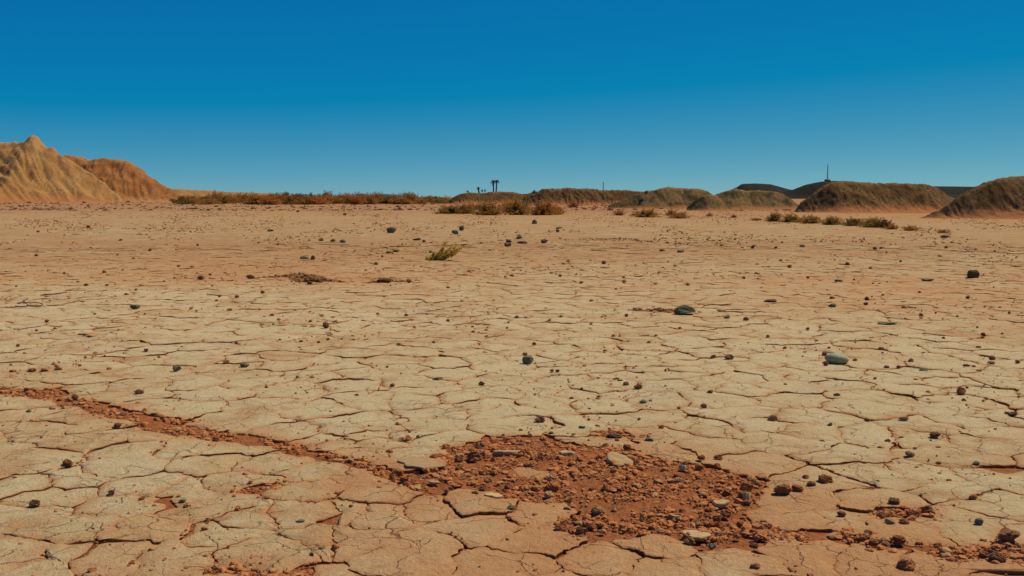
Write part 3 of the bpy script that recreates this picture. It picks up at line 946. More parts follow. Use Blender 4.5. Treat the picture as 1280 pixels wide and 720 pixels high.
# one row per stone that can be picked out: kind, x, y, w, h, label
UNIQUE = [
    ('pale', 1048, 448, 30, 15, 'large smooth pale green pebble on the cracked crust with a dark clod at its side', 'pebble'),
    ('red', 1033, 454, 7, 6, 'small dark red clod touching the large pale green pebble', 'clod'),
    ('green', 857, 386, 28, 13, 'large dark green-grey stone half sunk at the end of a short reddish furrow', 'stone'),
    ('grey', 660, 450, 15, 12, 'dark grey pointed stone standing on the open cracked crust with a tiny clod behind', 'stone'),
    ('brown', 656, 443, 7, 4, 'tiny brown clod just behind the dark grey pointed stone', 'clod'),
    ('block', 1218, 342, 14, 11, 'blocky dark brown stone standing alone on the smooth plain, squarest of all', 'stone'),
    ('grey', 1112, 404, 26, 4, 'long thin flat grey stone lying above a row of small dark clods', 'stone'),
    ('grey', 1162, 349, 18, 4, 'flat grey stone sliver lying on bare plain between square stone and round pale one', 'stone'),
    ('grey', 1049, 350, 11, 4, 'small light grey stone on smooth plain above the reddish zone', 'stone'),
    ('dark', 964, 376, 17, 4, 'flat almost black stone lying behind and beside the large sunk green-grey stone', 'stone'),
    ('grey', 1041, 382, 10, 5, 'small grey stone alone between flat black stone and long thin grey stone', 'stone'),
    ('grey', 489, 288, 13, 8, 'dark grey stone behind the small leaning plant, biggest stone of the far plain', 'stone'),
    ('grey', 569, 290, 9, 6, 'lower grey stone of the close pair behind the small plant', 'stone'),
    ('grey', 577, 285, 7, 7, 'upper rounded grey stone of the close pair behind the small plant', 'stone'),
    ('grey', 635, 306, 9, 6, 'blue-grey stone in the loose cluster right of the small plant', 'stone'),
    ('dark', 636, 301, 8, 4, 'black flat stone directly behind the blue-grey stone in the cluster', 'stone'),
    ('grey', 649, 296, 8, 5, 'dark stone at the back of the loose cluster right of the plant', 'stone'),
    ('dark', 653, 303, 14, 4, 'long flat dark stone at the right end of the loose cluster', 'stone'),
    ('dark', 681, 301, 10, 5, 'knobbly dark clump of stone between the loose cluster and the shallow furrow', 'stone'),
    ('grey', 668, 277, 7, 6, 'dark pointed stone standing in front of the big middle shrubs', 'stone'),
    ('green', 699, 285, 9, 3, 'flat green-grey stone in front of the right end of the middle shrubs', 'stone'),
    ('grey', 697, 289, 5, 4, 'tiny dark stone just below the flat green-grey stone', 'stone'),
    ('green', 580, 306, 9, 2, 'flat green stone sliver beside the tip of the small plant', 'stone'),
    ('grey', 428, 301, 8, 4, 'small light grey stone on the far plain beside two brown clods', 'stone'),
    ('brown', 416, 300, 7, 4, 'brown clod nearest to the small light grey stone on the far plain', 'clod'),
    ('brown', 401, 299, 7, 4, 'brown clod at the outer end of the row beside the light grey stone', 'clod'),
    ('grey', 337, 288, 9, 3, 'flat grey stone alone on the far plain below the scrub line', 'stone'),
    ('green', 380, 323, 12, 4, 'flat green-grey stone touching a brown clod behind the dark clod heap', 'stone'),
    ('brown', 391, 323, 6, 6, 'upright brown clod touching the flat green-grey stone', 'clod'),
    ('green', 486, 315, 8, 3, 'flat greenish stone left of the small plant', 'stone'),
    ('brown', 495, 313, 9, 4, 'dark brown clod between the flat greenish stone and the plant', 'clod'),
    ('dark', 521, 298, 12, 3, 'flat dark stone behind and left of the small plant', 'stone'),
    ('grey', 852, 314, 9, 4, 'small grey stone with pale top right of the shallow furrow', 'stone'),
    ('dark', 828, 313, 8, 3, 'small dark stone at the end of the shallow furrow', 'stone'),
    ('dark', 941, 309, 5, 5, 'small black upright stone alone on the far plain', 'stone'),
    ('grey', 1003, 308, 7, 3, 'small pale grey stone on the far plain below the dark shrub row', 'stone'),
    ('dark', 1094, 310, 6, 3, 'small dark stone far out in front of the flat-topped spoil heap', 'stone'),
    ('green', 1182, 295, 11, 5, 'green-grey stone lying at the foot of the biggest spoil heap', 'stone'),
    ('dark', 1094, 311, 6, 3, 'tiny dark stone on the plain beyond the blocky brown stone', 'stone'),
    ('green', 168, 385, 12, 6, 'green-grey stone alone at the middle of the cracked plain, thin crack beside it', 'stone'),
    ('grey', 220, 461, 11, 9, 'round grey stone standing on pale crust above the long red furrow', 'stone'),
    ('grey', 305, 457, 13, 6, 'oval grey-brown stone at the end of a reddish crack', 'stone'),
    ('red', 282, 453, 9, 5, 'small red clod just left of the oval grey-brown stone', 'clod'),
    ('brown', 407, 407, 9, 9, 'upright egg-shaped brown stone at a crack of the middle plain', 'stone'),
    ('brown', 173, 491, 12, 6, 'reddish brown clod on a big pale plate right above the furrow', 'clod'),
    ('red', 38, 463, 12, 5, 'second clod of the row of four red clods on the pale crust', 'clod'),
    ('red', 15, 464, 10, 4, 'outermost flat clod of the row of four red clods', 'clod'),
    ('red', 55, 463, 11, 5, 'third clod of the row of four red clods', 'clod'),
    ('brown', 72, 461, 11, 5, 'dark brown clod closing the row of four red clods', 'clod'),
    ('green', 35, 513, 7, 5, 'small round green stone on the pale plate below the furrow', 'stone'),
    ('red', 84, 577, 15, 8, 'reddish clod beside an open crack between two big near plates', 'clod'),
    ('brown', 42, 629, 15, 5, 'flat brown clod on the large near plate by the frame edge', 'clod'),
    ('green', 228, 625, 9, 6, 'bright green stone in a small reddish hollow of the near crust', 'stone'),
    ('brown', 232, 632, 8, 5, 'dark clod just below the bright green stone', 'clod'),
    ('green', 375, 652, 13, 5, 'flat green-grey pebble on a near plate below the curved open crack', 'pebble'),
    ('brown', 349, 667, 5, 4, 'tiny brown clod below the flat green-grey pebble', 'clod'),
    ('brown', 675, 524, 14, 7, 'brown-grey stone on the crust just behind the broken soil patch', 'stone'),
    ('brown', 602, 480, 9, 6, 'small round brown clod on the open crust behind the soil patch', 'clod'),
    ('red', 490, 482, 7, 5, 'small dark red clod below a long thin crack', 'clod'),
    ('dark', 547, 474, 14, 3, 'flat black stone flake lying on a crack of the open crust', 'stone'),
    ('green', 728, 533, 9, 4, 'small turquoise-green pebble on the pale crust behind the patch', 'pebble'),
    ('green', 812, 549, 11, 6, 'dark green stone right of the little reddish pit', 'stone'),
    ('dark', 769, 544, 20, 8, 'tilted dark flake in the little reddish pit', 'stone'),
    ('green', 775, 476, 7, 3, 'tiny blue-green stone above two brown clods', 'stone'),
    ('brown', 783, 480, 8, 6, 'round brown clod under the tiny blue-green stone', 'clod'),
    ('brown', 798, 485, 12, 4, 'low brown clod right of the round brown clod', 'clod'),
    ('green', 804, 500, 10, 5, 'green-grey stone on a thin crack below the brown clods', 'stone'),
    ('tan', 967, 521, 14, 9, 'round tan clod with small red crumb on the open crust', 'clod'),
    ('brown', 880, 507, 9, 7, 'dark brown clod behind the round tan clod', 'clod'),
    ('red', 888, 490, 8, 5, 'small red clod behind the dark brown clod', 'clod'),
    ('dark', 1038, 530, 7, 6, 'small black pointed stone right of the round tan clod', 'stone'),
    ('dark', 1047, 494, 9, 5, 'small black stone on the crust below the large pale green pebble', 'stone'),
    ('dark', 1131, 523, 12, 5, 'dark grey stone alone on the right crust', 'stone'),
    ('green', 1127, 546, 7, 3, 'tiny green stone right beside a little red clod', 'stone'),
    ('red', 1110, 550, 8, 5, 'little red clod left of the tiny green stone', 'clod'),
    ('tan', 1139, 567, 12, 5, 'low tan clod above the curved crack', 'clod'),
    ('brown', 1174, 577, 8, 5, 'small brown clod right of the low tan clod', 'clod'),
    ('brown', 1170, 545, 14, 5, 'dark brown long clod on the pale right crust', 'clod'),
    ('red', 1203, 487, 12, 11, 'upright jagged dark red clod on the right crust', 'clod'),
    ('dark', 1268, 516, 12, 6, 'dark oval stone near the picture edge on the crust', 'stone'),
    ('green', 1221, 576, 10, 5, 'green-grey stone next to the torn reddish hollow', 'stone'),
    ('grey', 1225, 651, 11, 10, 'round dark grey stone on the near right plate', 'stone'),
    ('brown', 1262, 673, 29, 10, 'long brown clod lying at the right end of the near furrow', 'clod'),
    ('green', 1156, 461, 12, 4, 'flat green-grey stone among small dark clods right of the pale pebble', 'stone'),
    ('red', 1139, 450, 8, 6, 'dark red clod above the flat green-grey stone', 'clod'),
    ('red', 1241, 447, 9, 6, 'square dark red clod on top of a second one at far right crust', 'clod'),
    ('red', 1240, 453, 10, 4, 'dark red clod below the square dark red one', 'clod'),
    ('brown', 1209, 456, 10, 4, 'flat brown clod left of the stacked dark red pair', 'clod'),
    ('red', 1230, 417, 8, 5, 'dark red clod on the reddish ground behind the stacked pair', 'clod'),
    ('brown', 1102, 435, 8, 4, 'small dark clod above the flat-lying green-grey stone, nearest to the long flat stone', 'clod'),
    ('brown', 912, 446, 13, 7, 'crumbled brown clod between the dark crack and the pale pebble', 'clod'),
    ('dark', 1084, 374, 6, 5, 'upper black crumb of a pair right of the small lone grey stone', 'stone'),
    ('dark', 1083, 381, 6, 4, 'lower black crumb of a pair right of the small lone grey stone', 'stone'),
    ('brown', 933, 398, 8, 5, 'brown clod at the end of a row of dark crumbs beside the sunk green-grey stone', 'clod'),
    ('dark', 909, 396, 9, 4, 'dark clod closest to the right end of the sunk green-grey stone', 'clod'),
    # in and around the broken soil patch
    ('red', 597, 574, 31, 14, 'largest dark red clod of the broken soil patch, low and layered', 'clod'),
    ('red', 600, 559, 20, 9, 'dark red clod just behind the largest clod', 'clod'),
    ('red', 541, 573, 12, 10, 'dark red clod on the rim behind the lifted pale slab', 'clod'),
    ('red', 574, 574, 13, 10, 'red clod left of and touching the largest clod', 'clod'),
    ('green', 537, 595, 8, 7, 'dark green stone in the red soil in front of the lifted pale slab', 'stone'),
    ('red', 505, 600, 13, 9, 'dark red clod in front of the tip of the lifted pale slab', 'clod'),
    ('red', 560, 614, 11, 8, 'dark red clod at the front edge of the soil beside small pale chips', 'clod'),
    ('red', 650, 552, 15, 10, 'dark red clod right behind the rounded pale slab', 'clod'),
    ('red', 634, 548, 12, 8, 'dark red clod at the very back of the soil patch', 'clod'),
    ('red', 672, 564, 17, 10, 'dark red clod between the two pale slabs at the back', 'clod'),
    ('red', 680, 576, 19, 9, 'low brown-red clod in front of the gap between the two back slabs', 'clod'),
    ('red', 663, 587, 24, 9, 'long red clod behind the pale island of crust', 'clod'),
    ('brown', 622, 593, 10, 9, 'upright dark clod left of the pale island of crust', 'clod'),
    ('brown', 610, 595, 12, 6, 'low brown clod left of the upright dark clod', 'clod'),
    ('red', 692, 610, 20, 10, 'dark red clod at the right tip of the pale island of crust', 'clod'),
    ('red', 606, 614, 18, 9, 'red-brown clod in front of the small upright dark clod', 'clod'),
    ('red', 593, 618, 12, 9, 'dark clod at the front edge of the soil left of the pale flake', 'clod'),
    ('green', 638, 634, 13, 8, 'dark green stone at the front rim of the soil behind the big near plate', 'stone'),
    ('tan', 748, 636, 15, 15, 'tallest lumpy tan clod in the front of the soil patch', 'clod'),
    ('brown', 771, 636, 13, 9, 'round brown clod right of the lumpy tan clod', 'clod'),
    ('brown', 725, 659, 10, 10, 'dark upright clod in the small front pocket of red soil', 'clod'),
    ('red', 740, 656, 15, 8, 'tilted dark clod right of the upright one in the front pocket', 'clod'),
    ('red', 703, 656, 12, 7, 'dark clod at the left end of the front pocket', 'clod'),
    ('green', 856, 603, 12, 5, 'flat green stone lying in the right half of the red soil', 'stone'),
    ('tan', 834, 612, 16, 10, 'tan-topped clod in the middle right of the red soil', 'clod'),
    ('red', 808, 612, 22, 11, 'wide red-brown clod left of the tan-topped clod', 'clod'),
    ('red', 784, 559, 11, 8, 'red clod behind the tilted pale slab', 'clod'),
    ('brown', 855, 581, 10, 9, 'brown clod near the back right rim of the soil', 'clod'),
    ('red', 910, 615, 16, 8, 'red clod in the right tongue of the soil patch', 'clod'),
    ('brown', 934, 627, 12, 6, 'brown clod beside the pale chip at the right end of the patch', 'clod'),
    ('red', 891, 654, 12, 9, 'dark red clod where the patch narrows towards the crack', 'clod'),
    ('grey', 891, 683, 10, 9, 'round grey-green stone in front of the layered dark flake', 'stone'),
    ('brown', 862, 677, 16, 9, 'brown clod under the left end of the layered dark flake', 'clod'),
    ('brown', 943, 681, 12, 9, 'dark clod on the near plate right of the round grey-green stone', 'clod'),
    ('red', 922, 669, 12, 7, 'red clod on the crack just behind the dark near clod', 'clod'),
    ('red', 944, 709, 15, 6, 'flat red clod at the very bottom of the picture', 'clod'),
    ('red', 1136, 710, 26, 7, 'wide flat red-brown clod at the bottom right', 'clod'),
    ('red', 877, 574, 11, 6, 'red clod on the crust behind the right tongue', 'clod'),
    ('red', 878, 584, 9, 5, 'small red clod in front of the pair behind the right tongue', 'clod'),
    ('red', 898, 574, 12, 5, 'outer red clod of the pair behind the right tongue', 'clod'),
    ('red', 980, 615, 24, 11, 'crumbled red clod on the crust right of the soil patch', 'clod'),
    ('red', 998, 613, 16, 6, 'low red clod at the right end of the crumbled one', 'clod'),
    ('red', 1008, 597, 10, 6, 'small clod at the back of the group of three', 'clod'),
    ('brown', 1015, 606, 12, 6, 'flat dark clod at the front of the group of three', 'clod'),
    ('red', 1034, 601, 20, 8, 'widest clod of the group of three on the right crust', 'clod'),
    ('brown', 1119, 627, 15, 7, 'black-brown clod behind the right-hand clod cluster', 'clod'),
    ('red', 1103, 643, 12, 9, 'red clod at the left end of the right-hand cluster', 'clod'),
    ('tan', 1114, 652, 15, 9, 'pale tan clod in front of the right-hand cluster', 'clod'),
    ('red', 1132, 651, 14, 9, 'dark clod beside the pale tan clod of the cluster', 'clod'),
    ('red', 1144, 643, 20, 7, 'long red clod in the middle of the right-hand cluster', 'clod'),
    ('red', 1162, 638, 17, 6, 'outermost flat red clod at the right end of the cluster', 'clod'),
    ('red', 1053, 642, 12, 8, 'small crumbled red clod left of the right-hand cluster', 'clod'),
    ('red', 1087, 666, 13, 8, 'dark red clod on the near crack', 'clod'),
    ('red', 1092, 679, 15, 8, 'dark red clod in front of the near crack', 'clod'),
    ('red', 1240, 689, 20, 10, 'jagged red clod in the soil hollow at the lower right corner', 'clod'),
    ('brown', 1250, 701, 22, 8, 'flat layered clod at the lower right corner', 'clod'),
    ('brown', 380, 344, 16, 5, 'dark clod at the left of the mid-plain heap', 'clod'),
    ('brown', 388, 349, 20, 8, 'biggest dark clod of the mid-plain heap', 'clod'),
    ('brown', 399, 351, 13, 6, 'dark clod at the right of the mid-plain heap', 'clod'),
    ('dark', 387, 354, 8, 5, 'black crumb in front of the mid-plain heap', 'clod'),
    ('brown', 480, 352, 20, 4, 'long dark clod ridge right of the mid-plain heap', 'clod'),
    ('brown', 511, 352, 7, 5, 'round brown clod right of the long dark clod ridge', 'clod'),
    ('brown', 250, 346, 10, 6, 'dark clod left of the reddish strip leading to the mid-plain heap', 'clod'),
    ('brown', 312, 345, 11, 6, 'dark clod in the reddish strip leading to the mid-plain heap', 'clod'),
    ('red', 33, 488, 9, 6, 'red clod at the forked start of the long furrow', 'clod'),
    ('brown', 93, 496, 9, 8, 'round brown clod on the upper rim of the long furrow', 'clod'),
    ('red', 147, 532, 11, 6, 'pale-topped clod in the lower rim of the long furrow', 'clod'),
    ('red', 269, 549, 10, 6, 'dark clod far down the long furrow', 'clod'),
]
for k_, x_, y_, w_, h_, lab_, cat_ in UNIQUE:
    sd_ = float(mask_sd(*[np.array([v]) for v in gp(x_, y_ + h_ * .4)])[0])
    nm = 'pebble' if cat_ == 'pebble' else None
    if cat_ == 'stone' and k_ in ('brown',): nm = 'stone'
    so = -0.006 if sd_ < -0.02 else 0.0
    put(k_, x_, y_, w_, h_, lab_, cat_, None, 0.0, nm, (0.62 if y_ > 480 else 0.34) if k_ in CLODS and w_ > 9 else None, so,
        yaw=0.0 if k_ == 'pale' else None)

# flakes of pale crust
for x_, y_, w_, h_, t_, lab_ in [
    (634, 566, 36, 17, 0.12, 'rounded pale slab tipped up at the back of the red soil patch'),
    (708, 570, 23, 10, 0.06, 'small pale slab lying flat beside the rounded one'),
    (774, 580, 37, 12, -0.42, 'thick pale slab tilted back with its dark edge showing'),
    (902, 631, 22, 9, -0.15, 'pale wedge-shaped slab in the right tongue of the soil patch'),
    (934, 621, 11, 8, 0.5, 'small upright pale chip at the right end of the soil patch'),
    (854, 588, 10, 7, 0.5, 'small pale chip leaning near the back right rim'),
    (524, 584, 66, 13, 0.05, 'long pale slab lifted above the dark crack at the left of the patch'),
    (872, 673, 36, 6, -0.12, 'layered dark-edged flake lying on the crust front right'),
    (542, 606, 16, 4, 0.0, 'thin pale chip in the red soil in front of the long slab'),
    (845, 648, 12, 6, 0.1, 'little pale flake at the front right of the patch'),
    (617, 622, 24, 6, 0.0, 'thin pale flake lying at the front of the patch'),
]:
    put('slab', x_, y_, w_, h_, lab_, 'mud slab', None, -t_, None, None, 0.004)


# scattered small clods: individuals that nothing tells apart
def scatter_small():
    spots = """182,438 20,357 274,370 296,371 62,375 97,352 118,393 181,393 245,389 295,430 58,401 45,413 22,430 133,357 328,366 398,427 410,423 427,424 508,393 388,402 498,431
    542,428 591,415 608,420 634,410 372,264 431,267 755,328 902,308 780,345 770,360 860,354 701,395 687,399 646,396 657,396 783,393 739,406 668,431 775,419 820,419 785,427 811,427 892,444
    690,463 1104,369 970,310 987,332 1126,325 1183,309 1229,421 1253,417 1222,409 1197,395 1262,391 1250,385 1152,394 1069,449 1109,457 1124,457 1225,462 1273,451 1094,472 1145,473 1180,422
    982,480 689,541 651,537 662,545 827,533 849,508 697,463 541,594 376,427 530,300 167,324 187,312 247,305 223,332 107,355 130,340 205,350 262,343 640,345 560,360 470,330
    700,345 720,365 930,345 1010,345 1060,330 1150,365 1210,372 1170,391 960,420 1010,410 850,410 560,400 340,395 80,340 45,320 150,300 110,283 47,290 260,262 110,256""".split()
    for s in spots:
        x, y = map(float, s.split(','))
        y += rnd.uniform(-1, 1)
        w = rnd.uniform(3.5, 6.0)
        if y > 430: w += 1.5
        if y < 320: w = max(w, 4)
        k = rnd.choice(['brown', 'red', 'red'])
        put(k, x, y, w, w * rnd.uniform(.5, .8), 'tiny reddish brown clod dotted about on the open cracked plain', 'clod', 'tiny clods dotted over the plain')


scatter_small()

# clods of the broken soil that nothing tells apart
n_in = 0
tries = 0
while n_in < 112 and tries < 4000:
    tries += 1
    x_, y_ = rnd.uniform(480, 960), rnd.uniform(545, 672)
    if tries % 5 == 0: x_, y_ = rnd.uniform(0, 480), rnd.uniform(484, 590)
    if tries % 5 == 1: x_, y_ = rnd.uniform(900, 1290), rnd.uniform(652, 702)
    gx, gy = gp(x_, y_ + 3)
    if float(mask_sd(np.array([gx]), np.array([gy]))[0]) > 0.015: continue
    if float(fbm(gx / 0.3, gy / 0.3, 43, 2)) < -0.15 - rnd.random() * .4: continue
    if any(math.hypot(gx - k[0], gy - k[1]) < 0.12 for k in KEEP): continue
    n_in += 1
    w_ = rnd.uniform(7, 13) * (1.5 if rnd.random() < 0.2 else 1.0)
    if x_ < 480: w_ *= 0.7
    put(rnd.choice(['red', 'red', 'red', 'red', 'tan', 'brown']), x_, y_, w_, w_ * rnd.uniform(.5, .85), 'small rough red clod among the crumbs of the broken soil', 'clod',
        'small clods in the broken soil', 0.0, None, 0.62, -0.002)


# the uncountable crumbs
def crumbs(name, mat, xyzs, level, parent=None, flatten=0.65):
    variants = [rock_shape(level, rnd, cuts=7, rough=0.22 if level > 0 else 0.0, lo=0.42) for _ in range(9)]
    Vs, Fs = [], []
    off = 0
    for (x, y, z, s) in xyzs:
        v, f = variants[rnd.randrange(9)]
        a = rnd.uniform(0, 6.28); ca, sa = math.cos(a), math.sin(a)
        w = v * np.array([s, s * rnd.uniform(.5, 1), s * rnd.uniform(.25, .85) * flatten / .65])
        w = np.column_stack([w[:, 0] * ca - w[:, 1] * sa + x, w[:, 0] * sa + w[:, 1] * ca + y, w[:, 2] + z])
        Vs.append(w); Fs.append(f + off); off += len(v)
    F_ = np.concatenate(Fs)
    me = mesh_from(name, np.vstack(Vs), F_.ravel(), np.full(len(F_), 3), mat, None, False)
    o = obj(name, me, (0, 0, 0), parent)
    return o


def in_mask(n, x0, x1, y0, y1, lim):
    """points of the broken soil, spread evenly over the ground"""
    (ax, ay), (bx, by) = gp(x0, y1), gp(x1, y0)
    xa = min(gp(x0, y0)[0], ax); xb = max(gp(x1, y0)[0], gp(x1, y1)[0])
    X = rng.uniform(xa, xb, n); Y = rng.uniform(ay, by, n)
    s = mask_sd(X, Y)
    k = s < lim
    return X[k], Y[k], s[k]


def soil_z(x, y, s):
    return zbase(x, y) + soil_level(x, y, s)


L1 = []
for box, n in (((470, 970, 540, 675), 30000), ((-30, 500, 480, 600), 75000), ((900, 1310, 650, 706), 26000), ((300, 360, 595, 618), 900), ((1090, 1165, 625, 650), 1200), ((740, 800, 532, 552), 1500), ((255, 400, 700, 724), 1800), ((315, 430, 338, 357), 9000), ((455, 510, 349, 356), 1200), ((790, 850, 380, 392), 1600), ((705, 820, 293, 307), 3000)):
    X, Y, S_ = in_mask(n, *box, 0.09)
    Z = soil_z(X, Y, S_)
    dens = fbm(X / 0.22, Y / 0.22, 41, 3)
    Z = np.where(S_ > 0.0, zbase(X, Y) - 0.001, Z)
    for x, y, z, q, s in zip(X, Y, Z, dens, S_):
        if rnd.random() > 0.72 + q * 1.3: continue
        if s > 0 and rnd.random() > 0.22 * math.exp(-s / 0.03): continue
        if any((x - kx) ** 2 + (y - ky) ** 2 < 0.10 ** 2 for kx, ky in KEEP): continue
        sz = 0.0020 + 0.0028 * rnd.expovariate(1.0) * (3.0 if rnd.random() < 0.16 + 0.2 * q else 1.0)
        if y > 7: sz *= min(3.2, y / 5.0)
        L1.append((x, y, z + sz * 0.15, min(sz, 0.024 if y < 7 else 0.035)))
L1h = [p for k, p in enumerate(L1) if p[1] > 8 and (k % 5 or p[1] > 20)]; L1 = [p for k, p in enumerate(L1) if p[1] <= 8 or not (k % 5 or p[1] > 20)]
o = crumbs("heap_crumbs", M_BROWN, L1h, 1); tag(o, 'dark crumbs of the little heaps in the middle of the plain', 'heap crumbs', kind='stuff')
L1b = [p for p in L1 if p[3] > 0.0065]; L1s = [p for p in L1 if p[3] <= 0.0065]
L1p = L1b[::9]; L1b = [p for k, p in enumerate(L1b) if k % 9]
o = crumbs("crust_chips", M_TANCLOD, [(a_, b_, c_ + 0.002, d_ * 1.1) for a_, b_, c_, d_ in L1p], 1, None, 0.35); tag(o, 'pale chips of broken crust mixed into the red soil', 'crust chips', kind='stuff')
o = crumbs("soil_crumbs", M_RUBBLE, L1b, 2); tag(o, 'loose crumbs of red soil filling the broken patch and the furrows', 'soil crumbs', kind='stuff')
o = crumbs("fine_soil_crumbs", M_RUBBLE, L1s, 1); tag(o, 'finest red soil grit filling the broken patch and the furrows', 'soil grit', kind='stuff')

cp = np.array(CRACK_PTS)
cz = zbase(cp[:, 0], cp[:, 1])
L5 = []
for (x, y), z in zip(cp, cz):
    sz = 0.0020 + 0.0022 * rnd.expovariate(1.0)
    L5.append((x, y, z + sz * 0.1, min(sz, 0.009)))
o = crumbs("crack_crumbs", M_RUBBLE, L5, 1); tag(o, 'red crumbs caught along the open cracks between plates', 'crack crumbs', kind='stuff')

# crumbs strewn on the crust, smaller nearer, coarser far off (the fine ones there cannot be seen)
L2, L3, L4 = [], [], []
N = 52000
dd = 3.0 + 117.0 * rng.random(N) ** 1.45
xx = (rng.random(N) * 2 - 1) * dd * 0.6
cl = fbm(xx / (0.6 + dd * .06), dd / (0.6 + dd * .06), 45, 3)
sm_ = mask_sd(xx, dd)
zz = zbase(xx, dd)
for x, y, z, q, s in zip(xx, dd, zz, cl, sm_):
    if rnd.random() > 0.22 + 0.8 * q + 0.35 * math.exp(-abs(s) / 0.2): continue
    base = 0.0019 + 0.00060 * y
    sz = base * (0.5 + rnd.expovariate(1.5))
    sz = min(sz, base * 4, 0.045)
    u = rnd.random()
    if y > 9 and u < 0.45: L4.append((x, y, z + 0.003, min(sz * 2.6, 0.13)))
    elif u < 0.965: L2.append((x, y, z + sz * 0.2, sz))
    else: L3.append((x, y, z + sz * 0.2, sz))
o = crumbs("crust_flakes", M_TANCLOD, L4, 1, None, 0.16); tag(o, 'thin curled flakes of crust lying over the middle and far plain', 'crust flakes', kind='stuff')
o = crumbs("crust_crumbs", M_CLOD, L2, 1); tag(o, 'dark red crumbs strewn over the cracked plain', 'crumbs', kind='stuff')
o = crumbs("grey_grit", M_GREY, L3, 1); tag(o, 'grey grit strewn over the cracked plain', 'grit', kind='stuff')


# coarse gravel on the far plain
L6 = []
for _ in range(5200):
    y = 95 + 150 * rnd.random() ** 1.3; x = rnd.uniform(-0.56, 0.56) * y
    if float(noise(x / 14.0, y / 9.0, 47)) < -0.05 - rnd.random() * .3: continue
    sz = 0.05 + 0.09 * rnd.expovariate(1.2)
    L6.append((x, y, float(zbase(x, y)) + sz * .1, min(sz, .3)))
o = crumbs("far_gravel", M_BROWN, L6, 0, None, 0.45); tag(o, 'coarse brown gravel on the far plain before the mounds', 'gravel', kind='stuff')


# ------------------------------------------------------------------ spoil heaps and hills
MH_PALE = hill_material("pale spoil", (0.40, 0.225, 0.080), (0.33, 0.160, 0.052), (0.15, 0.064, 0.020), (0.34, 0.140, 0.048), 0.45, 0.26, 0.22)
MH_RED = hill_material("red spoil", (0.34, 0.150, 0.050), (0.25, 0.092, 0.028), (0.11, 0.038, 0.013), (0.36, 0.165, 0.062), 0.45, 0.22, 0.30)
MH_BROWN = hill_material("brown spoil", (0.21, 0.112, 0.038), (0.082, 0.040, 0.013), (0.026, 0.015, 0.006), (0.36, 0.140, 0.048), 1.3, 0.42, 0.42)
MH_OLIVE = hill_material("olive spoil", (0.24, 0.140, 0.052), (0.050, 0.034, 0.013), (0.022, 0.017, 0.008), (0.30, 0.120, 0.042), 1.3, 0.26, 0.32)
MH_DARK = hill_material("dark rock", (0.034, 0.031, 0.022), (0.024, 0.023, 0.017), (0.014, 0.015, 0.012), (0.034, 0.03, 0.02), 0.1, 0.1, 0.1)
MH_HAZE = hill_material("haze-tinted far rock", (0.10, 0.155, 0.20), (0.08, 0.14, 0.19), (0.07, 0.12, 0.17), (0.09, 0.14, 0.18), 0.02, 0.1, 0.0)  # blue haze of the distance painted into the hill colour, no air built


